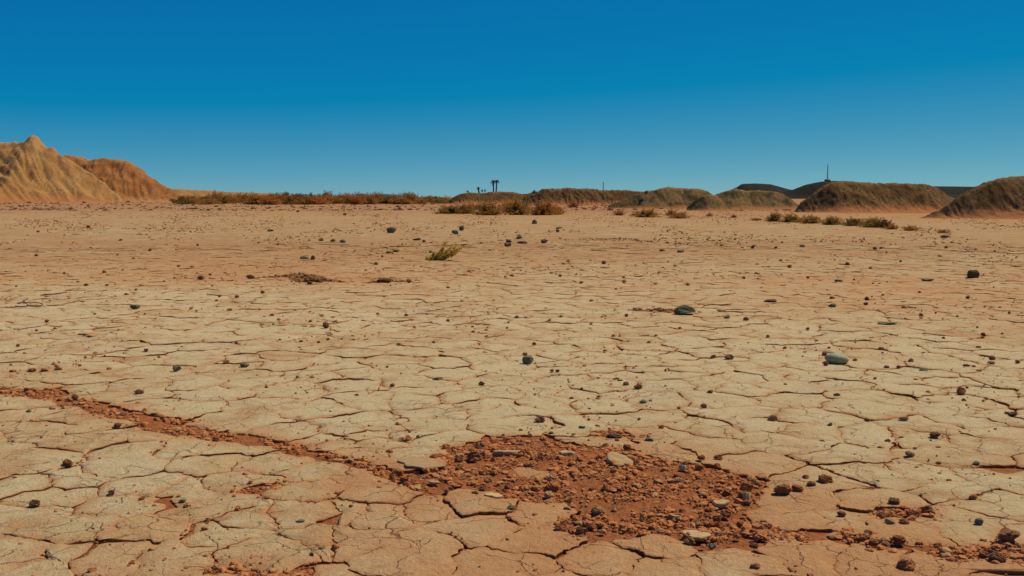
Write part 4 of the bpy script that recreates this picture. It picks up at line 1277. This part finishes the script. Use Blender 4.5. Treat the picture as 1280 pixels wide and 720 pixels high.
def hill(D, prof, mat, label, slope=34.0, top=0.35, gully=0.18, gfreq=0.6, rough=0.03, nu=170, nv=60, seed=0, apron=0.5, shear=0.0, bench_=0.05, lumpy=0.12, warp=0.30):
    xs = [(p[0] - 640) / F * D for p in prof]
    hs = [max((YH - p[1]) / F * D + CAMH, 0.0) for p in prof]
    Hm = max(hs)
    u = np.linspace(xs[0] - 0.8 * Hm, xs[-1] + 0.8 * Hm, nu)
    H = np.interp(u, xs, hs, left=0, right=0)
    tn = math.tan(math.radians(slope))
    Hs = H.copy()
    for _ in range(max(4, nu // 6)): Hs = (Hs + 0.5 * (np.roll(Hs, 1) + np.roll(Hs, -1))) / 2
    Hs = np.minimum(Hs, H + 0.02 * Hm)
    Wm = Hm / tn + top * Hm + apron * Hm * 1.6
    v = np.linspace(-Wm, Wm, nv)
    U, V = np.meshgrid(u, v, indexing='ij')
    nv_ = np.abs(V) / Wm
    # lumps: the slope line is pushed in and out, the crest wanders
    Uw = U + warp * Hm * noise(U / (Hm * .8), V / (Hm * .6), seed + 3) * sstep(0.22, 0.6, nv_) + 0.3 * warp * np.abs(V) * noise(U / (Hm * 2.2), 0 * V + seed, seed + 5)
    Hh = np.interp(Uw, u, H) * (1 - sstep(0.0, 0.16, nv_)) + np.interp(Uw, u, Hs) * sstep(0.0, 0.16, nv_)
    Wh = np.interp(Uw, u, Hs) / tn + top * Hm * 0.5
    lump = fbm(U / (Hm * 0.9), V / (Hm * 0.9), seed + 17, 3)
    g = np.abs(fbm((U + shear * V) * gfreq / Hm * 2.2 + 0.9 * noise(V / Hm * 1.3, U / Hm * 1.3, seed), V / Hm * 0.9, seed + 7, 4))
    tt = np.abs(V) / (Wh + 1e-3)
    w_ = sstep(0.15, 0.75, tt)
    tt = tt * (1 + (lumpy * lump + 0.25 * gully * (0.30 - g)) * w_)
    t0 = top * 0.35
    q = (tt - t0) / (1 - t0)
    k = 0.07 + 0.10 * apron
    s = np.where(q < 0, 1.0, k * np.log1p(np.exp(np.clip((1 - q) / k, -40, 40))))
    s = np.clip(s, 0, 1)
    Z = Hh * s
    bench = fbm(U / Hm * 1.8, V / Hm * 1.8, seed + 21, 4)
    Z = Z * (1 + bench_ * bench * sstep(0.02, 0.3, s) * sstep(0.0, 0.15, 1 - s))
    rill = np.clip(1 - g * 3.2, 0, 1)
    Z = Z - 0.16 * gully * Hm * rill * np.clip(s * (1 - s) * 4, 0, 1) * (0.6 + 0.3 * lump)
    Z = Z + rough * Hm * fbm(U / Hm * 6, V / Hm * 6, seed + 11, 4) * sstep(0.03, 0.3, s)
    iu = np.minimum(np.arange(nu), np.arange(nu)[::-1])[:, None] / 5.0
    iv = np.minimum(np.arange(nv), np.arange(nv)[::-1])[None, :] / 3.0
    edge = np.clip(np.minimum(iu, iv), 0, 1)
    Z = Z * edge - 0.02 * (1 - edge) - 0.008 * Hm - 0.02
    i, j = np.meshgrid(np.arange(nu - 1), np.arange(nv - 1), indexing='ij')
    qd = np.stack([i * nv + j, (i + 1) * nv + j, (i + 1) * nv + j + 1, i * nv + j + 1], -1).reshape(-1, 4)
    cx = float((u[0] + u[-1]) / 2)
    verts = np.column_stack([(U - cx).ravel(), V.ravel(), Z.ravel()])
    hh = 0.45 * (Z / np.maximum(Hh, .2)) + 0.55 * Z / Hm * 1.1
    me = mesh_from("hill", verts, qd.ravel(), np.full(len(qd), 4), mat, {'hh': hh.ravel()}, True)
    o = obj("hill", me, (cx, D, 0))
    tag(o, label, None, None, 'structure')
    return o


hill(262, [(-190, 250), (-150, 215), (-90, 190), (-40, 182), (0, 178.5), (38, 178), (42, 173), (47, 169.5), (52, 172), (56, 180), (62, 184), (70, 185), (80, 193), (92, 200), (102, 207), (116, 216), (130, 226), (142, 236), (152, 246)],
     MH_PALE, 'tall pale sandy spoil mound with a little knob on its crest at the left', slope=37, top=0.07, gully=0.34, gfreq=2.6, shear=1.0, bench_=0.02, lumpy=0.04, warp=0.06, rough=0.034, nu=420, nv=170, seed=104, apron=0.5)
hill(300, [(55, 246), (70, 215), (82, 198), (88, 195.5), (100, 196), (108, 199), (116, 202), (128, 200), (140, 199), (150, 200), (158, 202), (165, 203), (172, 209), (180, 214), (190, 222), (200, 228), (208, 233), (218, 239), (232, 246)],
     MH_RED, 'lower reddish spoil mound behind the pale one', slope=34, gully=0.35, gfreq=3.0, shear=0.8, bench_=0.12, rough=0.045, nu=320, nv=120, seed=120, apron=0.5)
hill(330, [(185, 247), (200, 240), (215, 236.5), (228, 236), (245, 237.5), (262, 238), (285, 240), (310, 240.5), (335, 241.5), (350, 243), (375, 247)],
     MH_PALE, 'low pale rise running out from the left mounds', slope=20, gully=0.2, rough=0.04, seed=140)
hill(3200, [(355, 246), (372, 242.8), (385, 242.5), (400, 245), (455, 244.5), (470, 243), (484, 242.3), (500, 243.6), (530, 246)], MH_HAZE, 'faint far blue-grey hills on the horizon', slope=12, seed=150, nu=80, nv=20)
hill(185, [(562, 250), (570, 244.5), (577, 242), (588, 240.5), (600, 241.5), (606, 241.5), (612, 239.8), (625, 239.6), (642, 240), (652, 242.5), (660, 242), (666, 240), (672, 243), (684, 250)],
     MH_BROWN, 'low brown mound carrying the palm trees on its skyline', slope=28, gully=0.3, gfreq=1.6, rough=0.05, seed=160, nu=240)
hill(150, [(650, 250), (662, 244), (672, 240), (678, 236), (690, 236), (702, 235.7), (708, 234.5), (722, 236), (732, 235.6), (742, 236), (750, 238), (765, 237.6), (780, 237.6), (792, 239), (803, 239.8), (815, 243), (832, 251)],
     MH_BROWN, 'long eroded ridge of brown spoil with pale gullies', slope=34, gully=0.35, gfreq=1.6, rough=0.05, nu=330, nv=80, seed=170)
hill(112, [(760, 256), (775, 251), (790, 244), (803, 239.5), (820, 237), (828, 234.5), (835, 233.2), (845, 235), (862, 235.5), (874, 236), (884, 239.5), (892, 246), (903, 256)],
     MH_OLIVE, 'rounded dark olive mound left of the pale-rimmed one', slope=32, gully=0.25, rough=0.035, seed=180, apron=1.0)
hill(97, [(858, 259), (867, 251), (876, 245.5), (886, 242.8), (895, 244.5), (903, 251), (912, 259)], MH_OLIVE, 'smallest dark mound squeezed between two larger ones', slope=32, gully=0.15, rough=0.04, nu=90, nv=40, seed=190)
hill(107, [(884, 257), (893, 243.5), (905, 239), (918, 235.8), (924, 237), (932, 238.5), (948, 238), (962, 239), (975, 241.5), (985, 247), (998, 257)],
     MH_OLIVE, 'dark mound with a pale worn rim along its crest', slope=31, gully=0.25, rough=0.035, seed=200, apron=1.0)
hill(720, [(880, 247), (905, 240), (919, 234.5), (926, 229.8), (942, 229.2), (961, 230.2), (976, 234.4), (990, 238), (1010, 241), (1030, 247)], MH_DARK, 'dark flat-topped hill far behind the mounds', slope=20, gully=0.1, rough=0.012, seed=210, nu=120, nv=30)
hill(640, [(950, 247), (975, 241), (990, 237), (1005, 231), (1020, 227.6), (1035, 226), (1055, 226.3), (1075, 229), (1100, 233), (1130, 247)], MH_DARK, 'dark far hill carrying the tall mast', slope=20, gully=0.1, rough=0.012, seed=220, nu=120, nv=30)
hill(950, [(1080, 247), (1120, 234), (1165, 232.8), (1190, 233), (1215, 233.5), (1260, 236), (1330, 247)], MH_DARK, 'long level dark ridge seen between the two big mounds', slope=20, gully=0.1, rough=0.01, seed=230, nu=120, nv=30)
hill(84, [(990, 266), (1000, 253), (1012, 244), (1028, 232), (1036, 228.5), (1044, 226.6), (1056, 226.4), (1070, 227.6), (1092, 228.8), (1118, 228.8), (1140, 229.7), (1152, 229.8), (1166, 234.5), (1180, 242.4), (1192, 251), (1203, 266)],
     MH_BROWN, 'broad flat-topped brown spoil mound right of the dark hills', slope=33, gully=0.28, gfreq=1.5, rough=0.034, bench_=0.08, nu=300, nv=120, seed=240, apron=1.3)
hill(62, [(1150, 272), (1172, 262), (1184, 255), (1192, 248.5), (1210, 238), (1230, 228), (1248, 222.5), (1263, 220.5), (1285, 220), (1320, 220), (1350, 226), (1380, 240), (1405, 272)],
     MH_BROWN, 'biggest brown spoil mound at the right edge', slope=32, gully=0.25, gfreq=1.4, rough=0.034, bench_=0.08, nu=300, nv=120, seed=250, apron=1.3)


# ------------------------------------------------------------------ shrubs
LEAF_OLIVE = leaf_material("olive foliage", (0.26, 0.180, 0.034), (0.34, 0.200, 0.045), (0.42, 0.150, 0.035))
LEAF_RUST = leaf_material("rust foliage", (0.48, 0.16, 0.040), (0.50, 0.20, 0.055), (0.28, 0.15, 0.035))
LEAF_DARK = leaf_material("dark foliage", (0.14, 0.115, 0.028), (0.19, 0.130, 0.034), (0.26, 0.10, 0.028))
LEAF_PLANT = leaf_material("plant leaves", (0.50, 0.37, 0.055), (0.58, 0.40, 0.08), (0.50, 0.22, 0.055))
LEAF_PALM = leaf_material("palm fronds", (0.030, 0.045, 0.025), (0.045, 0.060, 0.030), (0.06, 0.05, 0.03))
WOOD = plain("twigs", (0.13, 0.075, 0.04))
WOOD_PALM = plain("palm bark", (0.06, 0.05, 0.04))


def tube(V, F_, a, b_, r0, r1, n=5):
    a = Vector(a); b_ = Vector(b_)
    d = (b_ - a).normalized()
    x = d.orthogonal().normalized(); y = d.cross(x)
    o0 = len(V)
    for p, r in ((a, r0), (b_, r1)):
        for k in range(n):
            t = 2 * math.pi * k / n
            V.append(tuple(p + x * math.cos(t) * r + y * math.sin(t) * r))
    for k in range(n):
        F_.append((o0 + k, o0 + (k + 1) % n, o0 + n + (k + 1) % n, o0 + n + k))
    F_.append(tuple(o0 + n + k for k in range(n)))


def pymesh(name, V, F_, mat):
    me = bpy.data.meshes.new(name)
    me.from_pydata([tuple(v) for v in V], [], F_)
    me.materials.append(mat)
    me.update()
    return me


def shrub_meshes(seed, n_st=64, leaves=60, mat=LEAF_OLIVE, spread=1.0, leaf=0.062):
    """unit shrub: half width 1, height 1"""
    r = random.Random(seed)
    SV, SF, LV, LF = [], [], [], []
    for k in range(n_st):
        a = r.uniform(0, 6.28); e = r.uniform(0.15, 1.45)
        L = r.uniform(0.65, 1.08)
        bx = r.uniform(-.3, .3); by = r.uniform(-.3, .3)
        d = Vector((math.cos(a) * math.cos(e) * spread, math.sin(a) * math.cos(e) * spread, math.sin(e)))
        p = Vector((bx, by, 0.0)); prev = p
        tip = None
        for s in range(1, 4):
            q = Vector((bx, by, 0)) + d * (L * s / 3) + Vector((r.gauss(0, .03), r.gauss(0, .03), 0.04 * s - 0.02 * s * s))
            q.z = max(q.z, 0.01)
            tube(SV, SF, prev, q, 0.012 / s, 0.012 / (s + 1), 3)
            for _ in range(leaves // 3):
                t = r.random()
                c = prev.lerp(q, t) + Vector((r.gauss(0, .06), r.gauss(0, .06), r.gauss(0, .05)))
                c.z = max(c.z, 0.02)
                u = Vector((r.gauss(0, 1), r.gauss(0, 1), r.gauss(0.6, 1))).normalized(); w = u.orthogonal().normalized()
                w.rotate(Matrix.Rotation(r.uniform(0, 6.28), 3, u))
                l = leaf * r.uniform(.6, 1.5)
                o0 = len(LV)
                LV += [c - u * l, c + w * l * .33, c + u * l, c - w * l * .33]
                LF.append((o0, o0 + 1, o0 + 2, o0 + 3))
            prev = q
    return pymesh("foliage", LV, LF, mat), pymesh("stem", SV, SF, WOOD)


SHRUBS = {'olive': [shrub_meshes(s, mat=LEAF_OLIVE) for s in (1, 2, 3)], 'rust': [shrub_meshes(s, 50, 48, LEAF_RUST) for s in (4, 5)], 'dark': [shrub_meshes(s, mat=LEAF_DARK) for s in (6, 7)]}


def shrub(kind, px, base, wpx, hpx, label, group, dist=None, z=0.0, name='shrub'):
    if dist is None:
        x, y = gp(px, base)
    else:
        y = dist; x = (px - 640) / F * dist
    s = F / y
    w, h = wpx / s / 2 * 1.22, hpx / s * 1.1
    fol, st = rnd.choice(SHRUBS[kind])
    o = bpy.data.objects.new(name, None); COL.objects.link(o)
    o.empty_display_size = 0.2
    zz = float(zbase(x, y)) - 0.03 if dist is None else z
    o.location = (x, y, zz); o.rotation_euler = (0, 0, rnd.uniform(0, 6.28)); o.scale = (w, w, h)
    obj("foliage", fol, parent=o); obj("stem", st, parent=o)
    tag(o, label, 'shrub', group)
    return o


for k_, x_, b_, w_, h_, lab_ in [
    ('olive', 562, 267, 30, 12, 'leftmost dense olive shrub of the middle clump, half hidden pale soil beside it'),
    ('olive', 583, 267, 26, 13, 'rounded olive shrub second from the left in the middle clump'),
    ('olive', 611, 269, 34, 17, 'olive shrub at the centre of the middle clump, apart from its neighbours'),
    ('rust', 640, 266, 40, 18, 'rust-tinted shrub rising behind the two large ones of the middle clump'),
    ('olive', 647, 268.5, 42, 19, 'wide dark-based shrub in the right half of the middle clump'),
    ('olive', 680, 269, 38, 20, 'tallest dark-based shrub near the right end of the middle clump'),
    ('rust', 696, 268, 20, 11, 'small rusty shrub closing the right end of the middle clump'),
    ('rust', 595, 262, 24, 8, 'small rusty shrub on the pale bank behind the middle clump'),
    ('rust', 716, 259, 17, 8, 'lone red-brown tuft on the bank right of the middle clump'),
    ('rust', 774, 270, 18, 7, 'small rusty tuft left of the low mixed shrubs'),
    ('olive', 808, 271.5, 34, 11, 'low olive-brown shrub in front of the dark olive mound'),
    ('rust', 849, 272.5, 30, 9, 'low rusty shrub in front of the smallest dark mound'),
    ('rust', 838, 270, 16, 9, 'small rusty tuft just behind the low rusty shrub'),
    ('rust', 887, 270.5, 9, 5, 'tiny rust tuft alone before the pale-rimmed mound'),
    ('rust', 917, 272, 9, 5, 'second tiny rust tuft before the pale-rimmed mound'),
    ('rust', 945, 275, 20, 4, 'flat rusty tuft at the start of the long shrub row'),
    ('olive', 968, 276.5, 20, 13, 'first and tallest shrub of the long row before the flat-topped mound'),
    ('olive', 990, 277.5, 28, 11, 'second olive shrub of the long row'),
    ('olive', 1014, 279, 28, 11, 'third olive shrub of the long row'),
    ('olive', 1040, 281, 30, 12, 'fourth olive shrub of the long row, just below the mound centre'),
    ('dark', 1066, 282.5, 28, 11, 'darkest shrub of the long row'),
    ('olive', 1090, 284.5, 30, 13, 'broad olive shrub near the right end of the long row'),
    ('dark', 1106, 285, 22, 12, 'dark shrub behind the right end of the long row'),
    ('rust', 1114, 287, 20, 8, 'rusty tuft ending the long row'),
    ('rust', 1139, 288.5, 24, 8, 'separate rusty tuft right of the long row'),
    ('rust', 1179, 291, 20, 6, 'last low rusty tuft before the biggest mound'),
]:
    shrub(k_, x_, b_, w_, h_, lab_, 'shrubs standing on the plain')

for x_, b_, w_, h_, lab_ in [(212, 251.5, 10, 4, 'small rusty tuft at the foot of the reddish mound'), (225, 252.5, 14, 4.5, 'wider rusty tuft before the low pale rise'), (160, 253, 7, 2.6, 'tiny dry tuft before the reddish mound'),
                              (105, 254, 6, 2.4, 'tiny dry tuft before the right slope of the pale mound'), (36, 253.5, 7, 2.4, 'tiny dry tuft before the middle of the pale mound'), (243, 251.5, 12, 5, 'rust tuft at the start of the far scrub line')]:
    shrub('rust', x_, b_, w_, h_, lab_, 'tufts before the left mounds')

x_ = 228
while x_ < 566:
    far = rnd.random() < 0.45
    shrub(rnd.choice(['olive', 'olive', 'rust', 'dark']), x_, 0, rnd.uniform(16, 34), rnd.uniform(8.5, 14) * (1.0 if 270 < x_ < 520 else 0.65),
          'low olive and rust shrub in the unbroken scrub line along the left horizon', 'shrubs of the far scrub line', dist=rnd.uniform(215, 250) if far else rnd.uniform(165, 205), z=-0.1)
    x_ += rnd.uniform(3.6, 6.5)

for px_, d_, y_, w_, lab_ in [(668, 182, 240.5, 7, 'tiny bush on the skyline between the palm mound and the eroded ridge'), (807, 110.5, 239.5, 5, 'tiny bush on the crest of the olive mound'),
                              ]:
    shrub('dark', px_, 0, w_, 4.5, lab_, 'tiny bushes on mound crests', dist=d_, z=(YH - y_) / F * d_ + CAMH - 0.25)


# the small leaning plant on the open plain
def desert_plant():
    x0, y0 = gp(541, 326)
    r = random.Random(5)
    root = bpy.data.objects.new("desert_plant", None); COL.objects.link(root)
    root.location = (x0, y0, float(zbase(x0, y0)))
    s = ppm(326)
    tag(root, 'small yellow-green plant leaning over on the open plain', 'plant')
    SV, SF, LV, LF = [], [], [], []
    tips = [(38, 21), (36, 18), (33, 15), (30, 24), (27, 12), (22, 18), (15, 25), (12, 17), (9, 12), (4, 9), (-3, 5), (-7, 3), (20, 8), (25, 22), (2, 13), (17, 12), (10, 7), (-5, 1.5), (16, 28), (30, 10), (34, 20), (12, 4)]
    for (tx, tz) in tips:
        tz = tz * 0.86
        L = 3
        tip = Vector((tx / s, r.uniform(-.16, .16), tz / s))
        prev = Vector((r.uniform(-.05, .1), r.uniform(-.04, .04), -0.01))
        st = prev.copy()
        for q in range(1, 5):
            t = q / 4
            p = st.lerp(tip, t) + Vector((r.gauss(0, .012), r.gauss(0, .02), -0.05 * math.sin(math.pi * t) * (tz / 20)))
            p.z = max(p.z, 0.008)
            tube(SV, SF, prev, p, 0.0060 - 0.001 * q, 0.0060 - 0.001 * (q + 1) + .0004, 4)
            for _ in range(30 if q > 1 else 14):
                c = prev.lerp(p, r.random()) + Vector((r.gauss(0, .018), r.gauss(0, .022), r.gauss(0, .016)))
                c.z = max(c.z, .008)
                u = Vector((r.gauss(.3, 1), r.gauss(0, 1), r.gauss(.5, 1))).normalized(); w = u.orthogonal().normalized()
                w.rotate(Matrix.Rotation(r.uniform(0, 6.28), 3, u))
                l = 0.026 * r.uniform(.6, 1.35)
                o0 = len(LV)
                LV += [c - u * l, c + w * l * .45 + Vector((0, 0, .003)), c + u * l, c - w * l * .45]
                LF.append((o0, o0 + 1, o0 + 2, o0 + 3))
            prev = p
    obj("foliage", pymesh("foliage", LV, LF, LEAF_PLANT), parent=root)
    obj("stem", pymesh("stem", SV, SF, WOOD), parent=root)


desert_plant()


def twig():
    V, F_ = [], []
    x0, y0 = gp(36, 384)
    z0 = float(zbase(x0, y0))
    for path in ([(-13, 1), (-6, 0), (2, 1), (10, 0.5), (17, 1), (18, 3), (10, 4.5), (0, 5), (-8, 4)], [(-12, 3), (-8, 6), (-5, 9)], [(2, 1), (-4, 4), (-10, 7)]):
        s_ = ppm(384)
        prev = None
        for (a_, b_) in path:
            p = (a_ / s_, b_ / s_ * 1.6 - .05, 0.012 + 0.05 * max(0, b_) / 5)
            if prev: tube(V, F_, prev, p, 0.006, 0.005, 5)
            prev = p
    o = obj("twig", pymesh("twig", V, F_, WOOD), (x0, y0, z0))
    tag(o, 'thin curved dry twig lying on the plain at the left', 'twig')


twig()


# ------------------------------------------------------------------ palms, trees, masts
def palm(px, top_y, base_y, D, crown_px, label, droop=0.6, group=None, skirt=False):
    root = bpy.data.objects.new("palm_tree", None); COL.objects.link(root)
    x = (px - 640) / F * D
    root.location = (x, D, 0)
    zt = (YH - top_y) / F * D + CAMH
    V, F_ = [], []
    prev = Vector((0, 0, -0.3)); n = 8
    for k in range(1, n + 1):
        t = k / n
        p = Vector((0.25 * math.sin(t * 2.2 + px), 0, zt * t))
        tube(V, F_, prev, p, 0.42 - 0.10 * t, 0.42 - 0.10 * (t + .12), 8)
        prev = p
    obj("trunk", pymesh("trunk", V, F_, WOOD_PALM), parent=root)
    V, F_ = [], []
    r = random.Random(int(px))
    Lr = crown_px / F * D / 2
    for k in range(54):
        a = k * 2.4 + r.uniform(-.2, .2); e = r.uniform(-.5, 1.2)
        pts = []
        for q in range(6):
            t = q / 5
            rr = Lr * 1.15 * t * math.cos(e) + 0.02
            z = Lr * 1.15 * (math.sin(e) * t - droop * t * t)
            pts.append(prev + Vector((math.cos(a) * rr, math.sin(a) * rr, z)))
        side = Vector((-math.sin(a), math.cos(a), 0))
        for q in range(5):
            for sg in (-1, 1):
                for h in range(3):
                    c = pts[q].lerp(pts[q + 1], h / 3)
                    c2 = pts[q].lerp(pts[q + 1], (h + .6) / 3)
                    l = Lr * 0.30 * math.sin(math.pi * min(1, (q + h / 3 + 0.8) / 6))
                    o0 = len(V)
                    V += [c, c2, c2 + side * sg * l + Vector((0, 0, -l * .5)) + (pts[q + 1] - pts[q]) * .4]
                    F_.append((o0, o0 + 1, o0 + 2))
    if skirt:
        for k in range(50):
            a = r.uniform(0, 6.28); z0 = r.uniform(0, 1)
            c = prev - Vector((0, 0, Lr * 1.0 * z0))
            dd_ = Vector((math.cos(a), math.sin(a), 0))
            o0 = len(V)
            V += [c, c + dd_ * Lr * .35 + Vector((0, 0, -Lr * .6)), c + dd_ * Lr * .2 + Vector((0, .1, -Lr * .7))]
            F_.append((o0, o0 + 1, o0 + 2))
    obj("crown", pymesh("crown", V, F_, LEAF_PALM), parent=root)
    tag(root, label, 'palm tree', group)


palm(616.4, 226.6, 249, 520, 7.0, 'left palm of the tall pair whose crowns touch on the skyline', skirt=True)
palm(620.6, 226.2, 249, 528, 6.6, 'right palm of the tall pair whose crowns touch on the skyline')
palm(598.6, 235.4, 249, 500, 5.4, 'short palm with a small round crown left of the tall pair', droop=.3)


def round_tree(px, y_c, D, w_px, h_px, label, name="tree"):
    root = bpy.data.objects.new(name, None); COL.objects.link(root)
    root.location = ((px - 640) / F * D, D, 0)
    zc = (YH - y_c) / F * D + CAMH
    rw, rh = w_px / F * D / 2, h_px / F * D / 2
    V, F_ = [], []
    tube(V, F_, (0, 0, -.2), (0.1, 0, zc), .22, .10, 6)
    r = random.Random(int(px * 3))
    for k in range(7):
        a = r.uniform(0, 6.28)
        tube(V, F_, (0.05, 0, zc - rh * .9), (math.cos(a) * rw * .7, math.sin(a) * rw * .7, zc + rh * r.uniform(-.2, .6)), .08, .03, 4)
    obj("trunk", pymesh("trunk", V, F_, WOOD_PALM), parent=root)
    V, F_ = [], []
    cl = [(r.gauss(0, .45), r.gauss(0, .45), r.gauss(0, .45)) for _ in range(12)]
    for k in range(700):
        c0 = r.choice(cl)
        c = Vector(((c0[0] + r.gauss(0, .22)) * rw, (c0[1] + r.gauss(0, .22)) * rw, zc + (c0[2] + r.gauss(0, .22)) * rh))
        u = Vector((r.gauss(0, 1), r.gauss(0, 1), r.gauss(0, 1))).normalized(); w = u.orthogonal().normalized()
        l = 0.10 * rw
        o0 = len(V)
        V += [c - u * l, c + w * l * .5, c + u * l, c - w * l * .5]; F_.append((o0, o0 + 1, o0 + 2, o0 + 3))
    obj("crown", pymesh("crown", V, F_, LEAF_PALM), parent=root)
    tag(root, label, 'tree')


round_tree(599.4, 241.3, 480, 3.2, 4.5, 'dark bushy little tree under the short palm')
round_tree(603.0, 238.3, 490, 3.6, 2.8, 'thin small-crowned tree right of the short palm')
round_tree(606.4, 238.2, 495, 3.0, 3.0, 'thin small-crowned tree nearest the tall palm pair')
round_tree(585.0, 239.4, 450, 3.4, 3.2, 'lone dark little tree at the left end of the palm mound')

M_METAL = plain("mast metal", (0.07, 0.075, 0.08), 0.6)


def mast(px, top_y, D, zb, w, label, lattice=True):
    root = bpy.data.objects.new("mast", None); COL.objects.link(root)
    root.location = ((px - 640) / F * D, D, zb)
    H = (YH - top_y) / F * D + CAMH - zb
    if lattice:
        V, F_ = [], []
        n = 12
        for k in range(3):
            a = k * 2.094
            tube(V, F_, (math.cos(a) * w * 1.3, math.sin(a) * w * 1.3, -0.8), (math.cos(a) * w * .4, math.sin(a) * w * .4, H * .93), 0.11, 0.07, 4)
        for q in range(n):
            t0, t1 = q / n * .93, (q + 1) / n * .93
            for k in range(3):
                a, a2 = k * 2.094, ((k + 1) % 3) * 2.094
                r0 = w * (1.3 - 0.9 * t0); r1 = w * (1.3 - 0.9 * t1)
                tube(V, F_, (math.cos(a) * r0, math.sin(a) * r0, H * t0), (math.cos(a2) * r1, math.sin(a2) * r1, H * t1), 0.05, 0.05, 3)
        obj("lattice", pymesh("lattice", V, F_, M_METAL), parent=root)
        V, F_ = [], []
        tube(V, F_, (0, 0, H * .9), (0, 0, H), 0.06, 0.04, 5)
        obj("antenna", pymesh("antenna", V, F_, M_METAL), parent=root)
        V, F_ = [], []
        for (a_, b2) in (((-1.6, -1.2, -.8), (1.6, 1.2, .7)),):
            x0, y0, z0 = a_; x1, y1, z1 = b2
            V += [(x0, y0, z0), (x1, y0, z0), (x1, y1, z0), (x0, y1, z0), (x0, y0, z1), (x1, y0, z1), (x1, y1, z1), (x0, y1, z1), (x0 * .9, 0, z1 + .5), (x1 * .9, 0, z1 + .5)]
            F_ += [(0, 1, 5, 4), (1, 2, 6, 5), (2, 3, 7, 6), (3, 0, 4, 7), (4, 5, 9, 8), (6, 7, 8, 9), (5, 6, 9), (7, 4, 8)]
        obj("equipment_hut", pymesh("equipment_hut", V, F_, M_METAL), parent=root)
    else:
        V, F_ = [], []
        tube(V, F_, (0, 0, -1.0), (0, 0, H), w, w * .6, 6)
        obj("pole", pymesh("pole", V, F_, M_METAL), parent=root)
    tag(root, label, 'mast')


mast(1032, 204.5, 640, (YH - 226.6) / F * 640 + CAMH, 0.36, 'tall thin lattice mast with a hut at its foot on the dark hill')
mast(753.5, 227.5, 230, 0.0, 0.13, 'thin pole standing behind the long eroded ridge', lattice=False)
